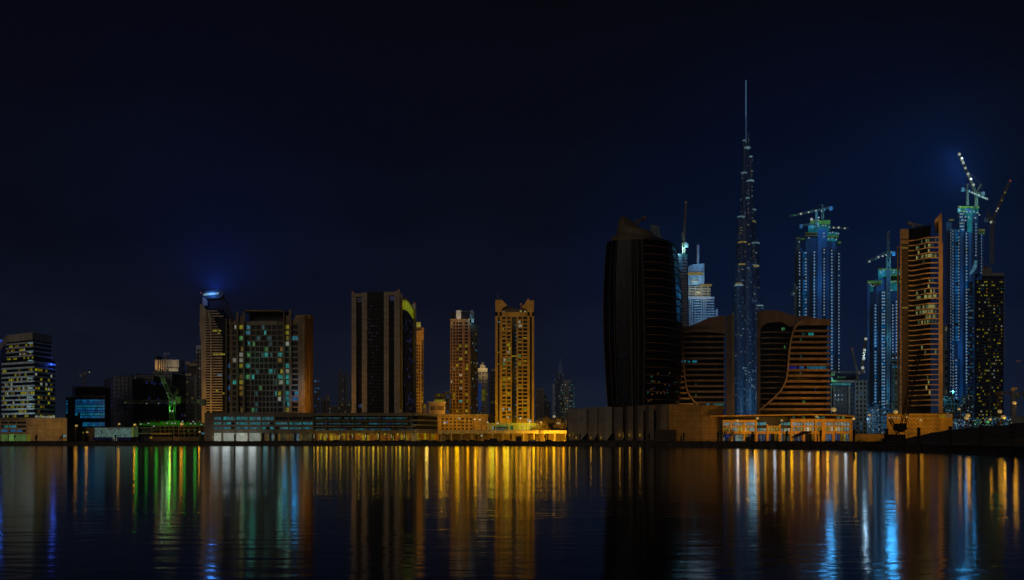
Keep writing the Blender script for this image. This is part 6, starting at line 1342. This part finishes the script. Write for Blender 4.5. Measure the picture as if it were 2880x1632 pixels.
# ================================================================ trees
BARK = mat('bark', (.12, .08, .05), .9); LEAF = mat('tree_leaf', (.07, .085, .03), .7, var=.5, scale=.8); LEAFO = mat('tree_leaf_warm', (.16, .12, .035), .7, var=.5, scale=.8)  # warm leaf copy has amber lamplight put into its colour
def make_tree(name, label, loc, h, r, seed, leaf, group, n=1500):
    R = random.Random(seed); o = empty(name, loc, label, 'tree', group)
    t = MB(); t.cyl((0, 0), h * .03, 0, h * .45, 8, r2=h * .018)
    for k in range(6):
        a = R.uniform(0, 6.28); t.bar((0, 0, h * R.uniform(.28, .45)), (math.cos(a) * r * .6, math.sin(a) * r * .6, h * R.uniform(.55, .8)), h * .014)
    t.build('trunk', BARK, o); c = MB()
    for k in range(16):
        a = R.uniform(0, 6.28); q = R.uniform(0, .75) ** .6; leafy(c, (math.cos(a) * r * q, math.sin(a) * r * q, h * R.uniform(.38, .86)), r * R.uniform(.22, .42), r * .35, h * R.uniform(.08, .15), n // 16, h * .016, R)
    c.build('crown', leaf, o); return o
T1 = make_tree('broadleaf_tree', 'broad amber lit tree right beside the horned tower', (X(1519, 500), 500, ZG), 15.5, 6, 1, LEAFO, 'amber lit trees')
T2 = make_tree('broadleaf_tree', 'tallest domed amber lit tree in the middle of the clump', (X(1541, 512), 512, ZG), 17.5, 6.5, 2, LEAFO, 'amber lit trees')
for src, px, D, s, lb in [(T1, 1558, 515, 1.08, 'amber lit tree around the tallest lamp of the clump'), (T2, 1577, 505, .9, 'amber lit tree behind the two low lamps'), (T1, 1592, 512, .72, 'smallest amber lit tree next to the first bent fin'), (T2, 1507, 508, .6, 'small amber lit tree at the pavilion corner')]:
    c = copy_tree(src); c.location = (X(px, D), D, ZG); c.scale = (s, s, s); c.rotation_euler = (0, 0, px); c['label'] = lb
S1 = make_tree('small_tree', 'thin promenade tree before the sparkling west podium windows', (X(2040, 415), 415, ZG), 8.6, 2.6, 5, LEAF, 'small promenade trees', 700)
for px, D, s, lb in [(2056, 412, .95, 'small promenade tree just before the pale lit panel'), (2086, 414, .55, 'tiny promenade tree beside the pale lit panel'), (2026, 418, .8, 'small tree at the corner of the blank amber box'), (2370, 395, .42, 'low round tree at the east end of the podium'), (1590, 455, .5, 'low round tree left of the fins'.replace('left of', 'west of'))]:
    c = copy_tree(S1); c.location = (X(px, D), D, ZG); c.scale = (s * 1.1, s * 1.1, s); c.rotation_euler = (0, 0, px); c['label'] = lb
for px, D, lb in ((1522, 486, 'added ground floodlight below the western amber trees'), (1548, 488, 'added ground floodlight below the middle amber trees'), (1574, 486, 'added ground floodlight below the eastern amber trees')):
    o = empty('added_floodlight', (X(px, D), D, ZG), lb, 'floodlight', 'added floodlights under the amber trees'); MB().box(-.3, .3, -.2, .2, 0, .5).build('housing', BLK, o); MB().box(-.25, .25, -.15, .15, .5, .55).build('lens', LMP, o); flood(o, (0, 0, .9), (1, .5, .02), 9000, .3, (0, 1, .7))  # floodlights added so the trees turn amber

# ================================================================ cars and clutter on the promenade
def make_car(label, paint, px, D, rz=0):
    o = empty('parked_car', (X(px, D), D, ZG), label, 'car', 'cars parked below the lit buildings', rz)
    MB().slab([(-2.2, .35), (2.2, .35), (2.25, .8), (1.5, .95), (-2.15, 1.0)], -.85, .85).build('body', paint, o)
    MB().slab([(-1.9, 1.0), (1.3, .97), (.6, 1.45), (-1.3, 1.47)], -.75, .75).build('cabin', GLS, o)
    for sx in (-1.4, 1.4):
        for sy in (-.85, .85):
            w = MB(); w.loft([[(sx + .33 * math.cos(a * .5236), sy + dy, .33 + .33 * math.sin(a * .5236)) for a in range(12)] for dy in (-.1, .1)]); w.build('wheel', BLK, o)
    MB().box(2.1, 2.28, -.75, -.45, .6, .75).build('headlight', WHT, o); MB().box(2.1, 2.28, .45, .75, .6, .75).build('headlight', WHT, o); return o
CP = [mat('car_dark', (.03, .03, .035), .3), mat('car_grey', (.15, .15, .16), .35), mat('car_white', (.6, .6, .58), .35), mat('car_brown', (.10, .05, .02), .35)]
cars = [(1262, 484, 0, 'dark car at the west end under the yellow deck'), (1283, 486, 1, 'grey car second under the yellow deck'), (1305, 484, 3, 'brown car third under the yellow deck'), (1372, 480, 0, 'dark car before the brown podium wing'), (1424, 478, 1, 'grey car before the pavilion glazing'), (1500, 476, 2, 'white car before the east part of the pavilion'), (1545, 482, 3, 'brown car before the amber lit trees'), (905, 492, 2, 'white car at the west end of the arcade'), (948, 490, 0, 'dark car before the second arcade bay'), (1008, 491, 1, 'grey car before the arcade middle'), (1062, 490, 3, 'brown car before the fifth arcade bay'), (1131, 491, 0, 'dark car before the last arcade bays'), (1196, 488, 1, 'grey car before the bright podium corner'), (1330, 482, 0, 'dark car before the deck middle column')]
first = {}
for px, D, k, lb in cars: make_car(lb, CP[k], px, D, (px % 3 - 1) * .2)
def crate(name, label, cat, px0, px1, py, D, m):
    b = B(name, label, cat, (px0 + px1) / 2, D); b.box('body', m, px0, px1, py, None, 0, 2.4); mb = MB()
    for i in range(6): u = px0 + (px1 - px0) * (i + .5) / 6; mb.box(b.x(u) - .05, b.x(u) + .05, -.06, 0, .1, b.z(py) - .1)
    mb.build('rib', m, b.o); b.box('door', DKC, px1 - 5, px1 - 1, py + 3, None, -.1, -.02); return b
crate('site_cabin', 'dark flat roofed cabin before the west part of the pavilion', 'cabin', 1377, 1399, 1233.5, 474, DKC); crate('site_cabin', 'taller dark cabin before the east part of the pavilion', 'cabin', 1451, 1467, 1227.5, 476, mat('cabin_grey', (.07, .06, .05), .8))
crate('ticket_kiosk', 'small pale lit kiosk in front of the blue hoarding', 'kiosk', 317, 323, 1231, 480, lit('kiosk_white', (90, 96, 84), .4)); crate('site_cabin', 'brown cabin beside the round blue light', 'cabin', 2100, 2119, 1229, 420, DKC)
# sloping ramp roof before the east podium
b = B('ramp_roof', 'dark sloping canopy roof stepping up before the long podium', 'canopy', 2250, 380)
b.slab('roof', mat('ramp_brown', (.10, .06, .02), .9), [(2222, 1231), (2236, 1226), (2272, 1213), (2282, 1213), (2284, 1217), (2262, 1222), (2240, 1231)], 0, 10); b.box('post', BLK, 2232, 2233, 1231, None, 1, 1.4); b.box('post', BLK, 2260, 2261, 1221, None, 1, 1.4); b.box('post', BLK, 2280, 2281, 1216, None, 1, 1.4)

# ---------------------------------------------------------------- thin haze, added to carry the blue halos of crown and crane
hz = newmat('haze_air'); nt = hz.node_tree; o_ = nt.nodes.new('ShaderNodeOutputMaterial'); pv = nt.nodes.new('ShaderNodeVolumePrincipled'); nt.links.new(pv.outputs[0], o_.inputs['Volume'])
pv.inputs['Color'].default_value = (.6, .78, 1, 1); pv.inputs['Density'].default_value = .00006; pv.inputs['Anisotropy'].default_value = 0
o = MB().box(-1400, 2000, -40, 2300, -4, 880).build('haze', hz); tag(o, 'thin night haze over the water and the city', 'haze', kind='stuff')
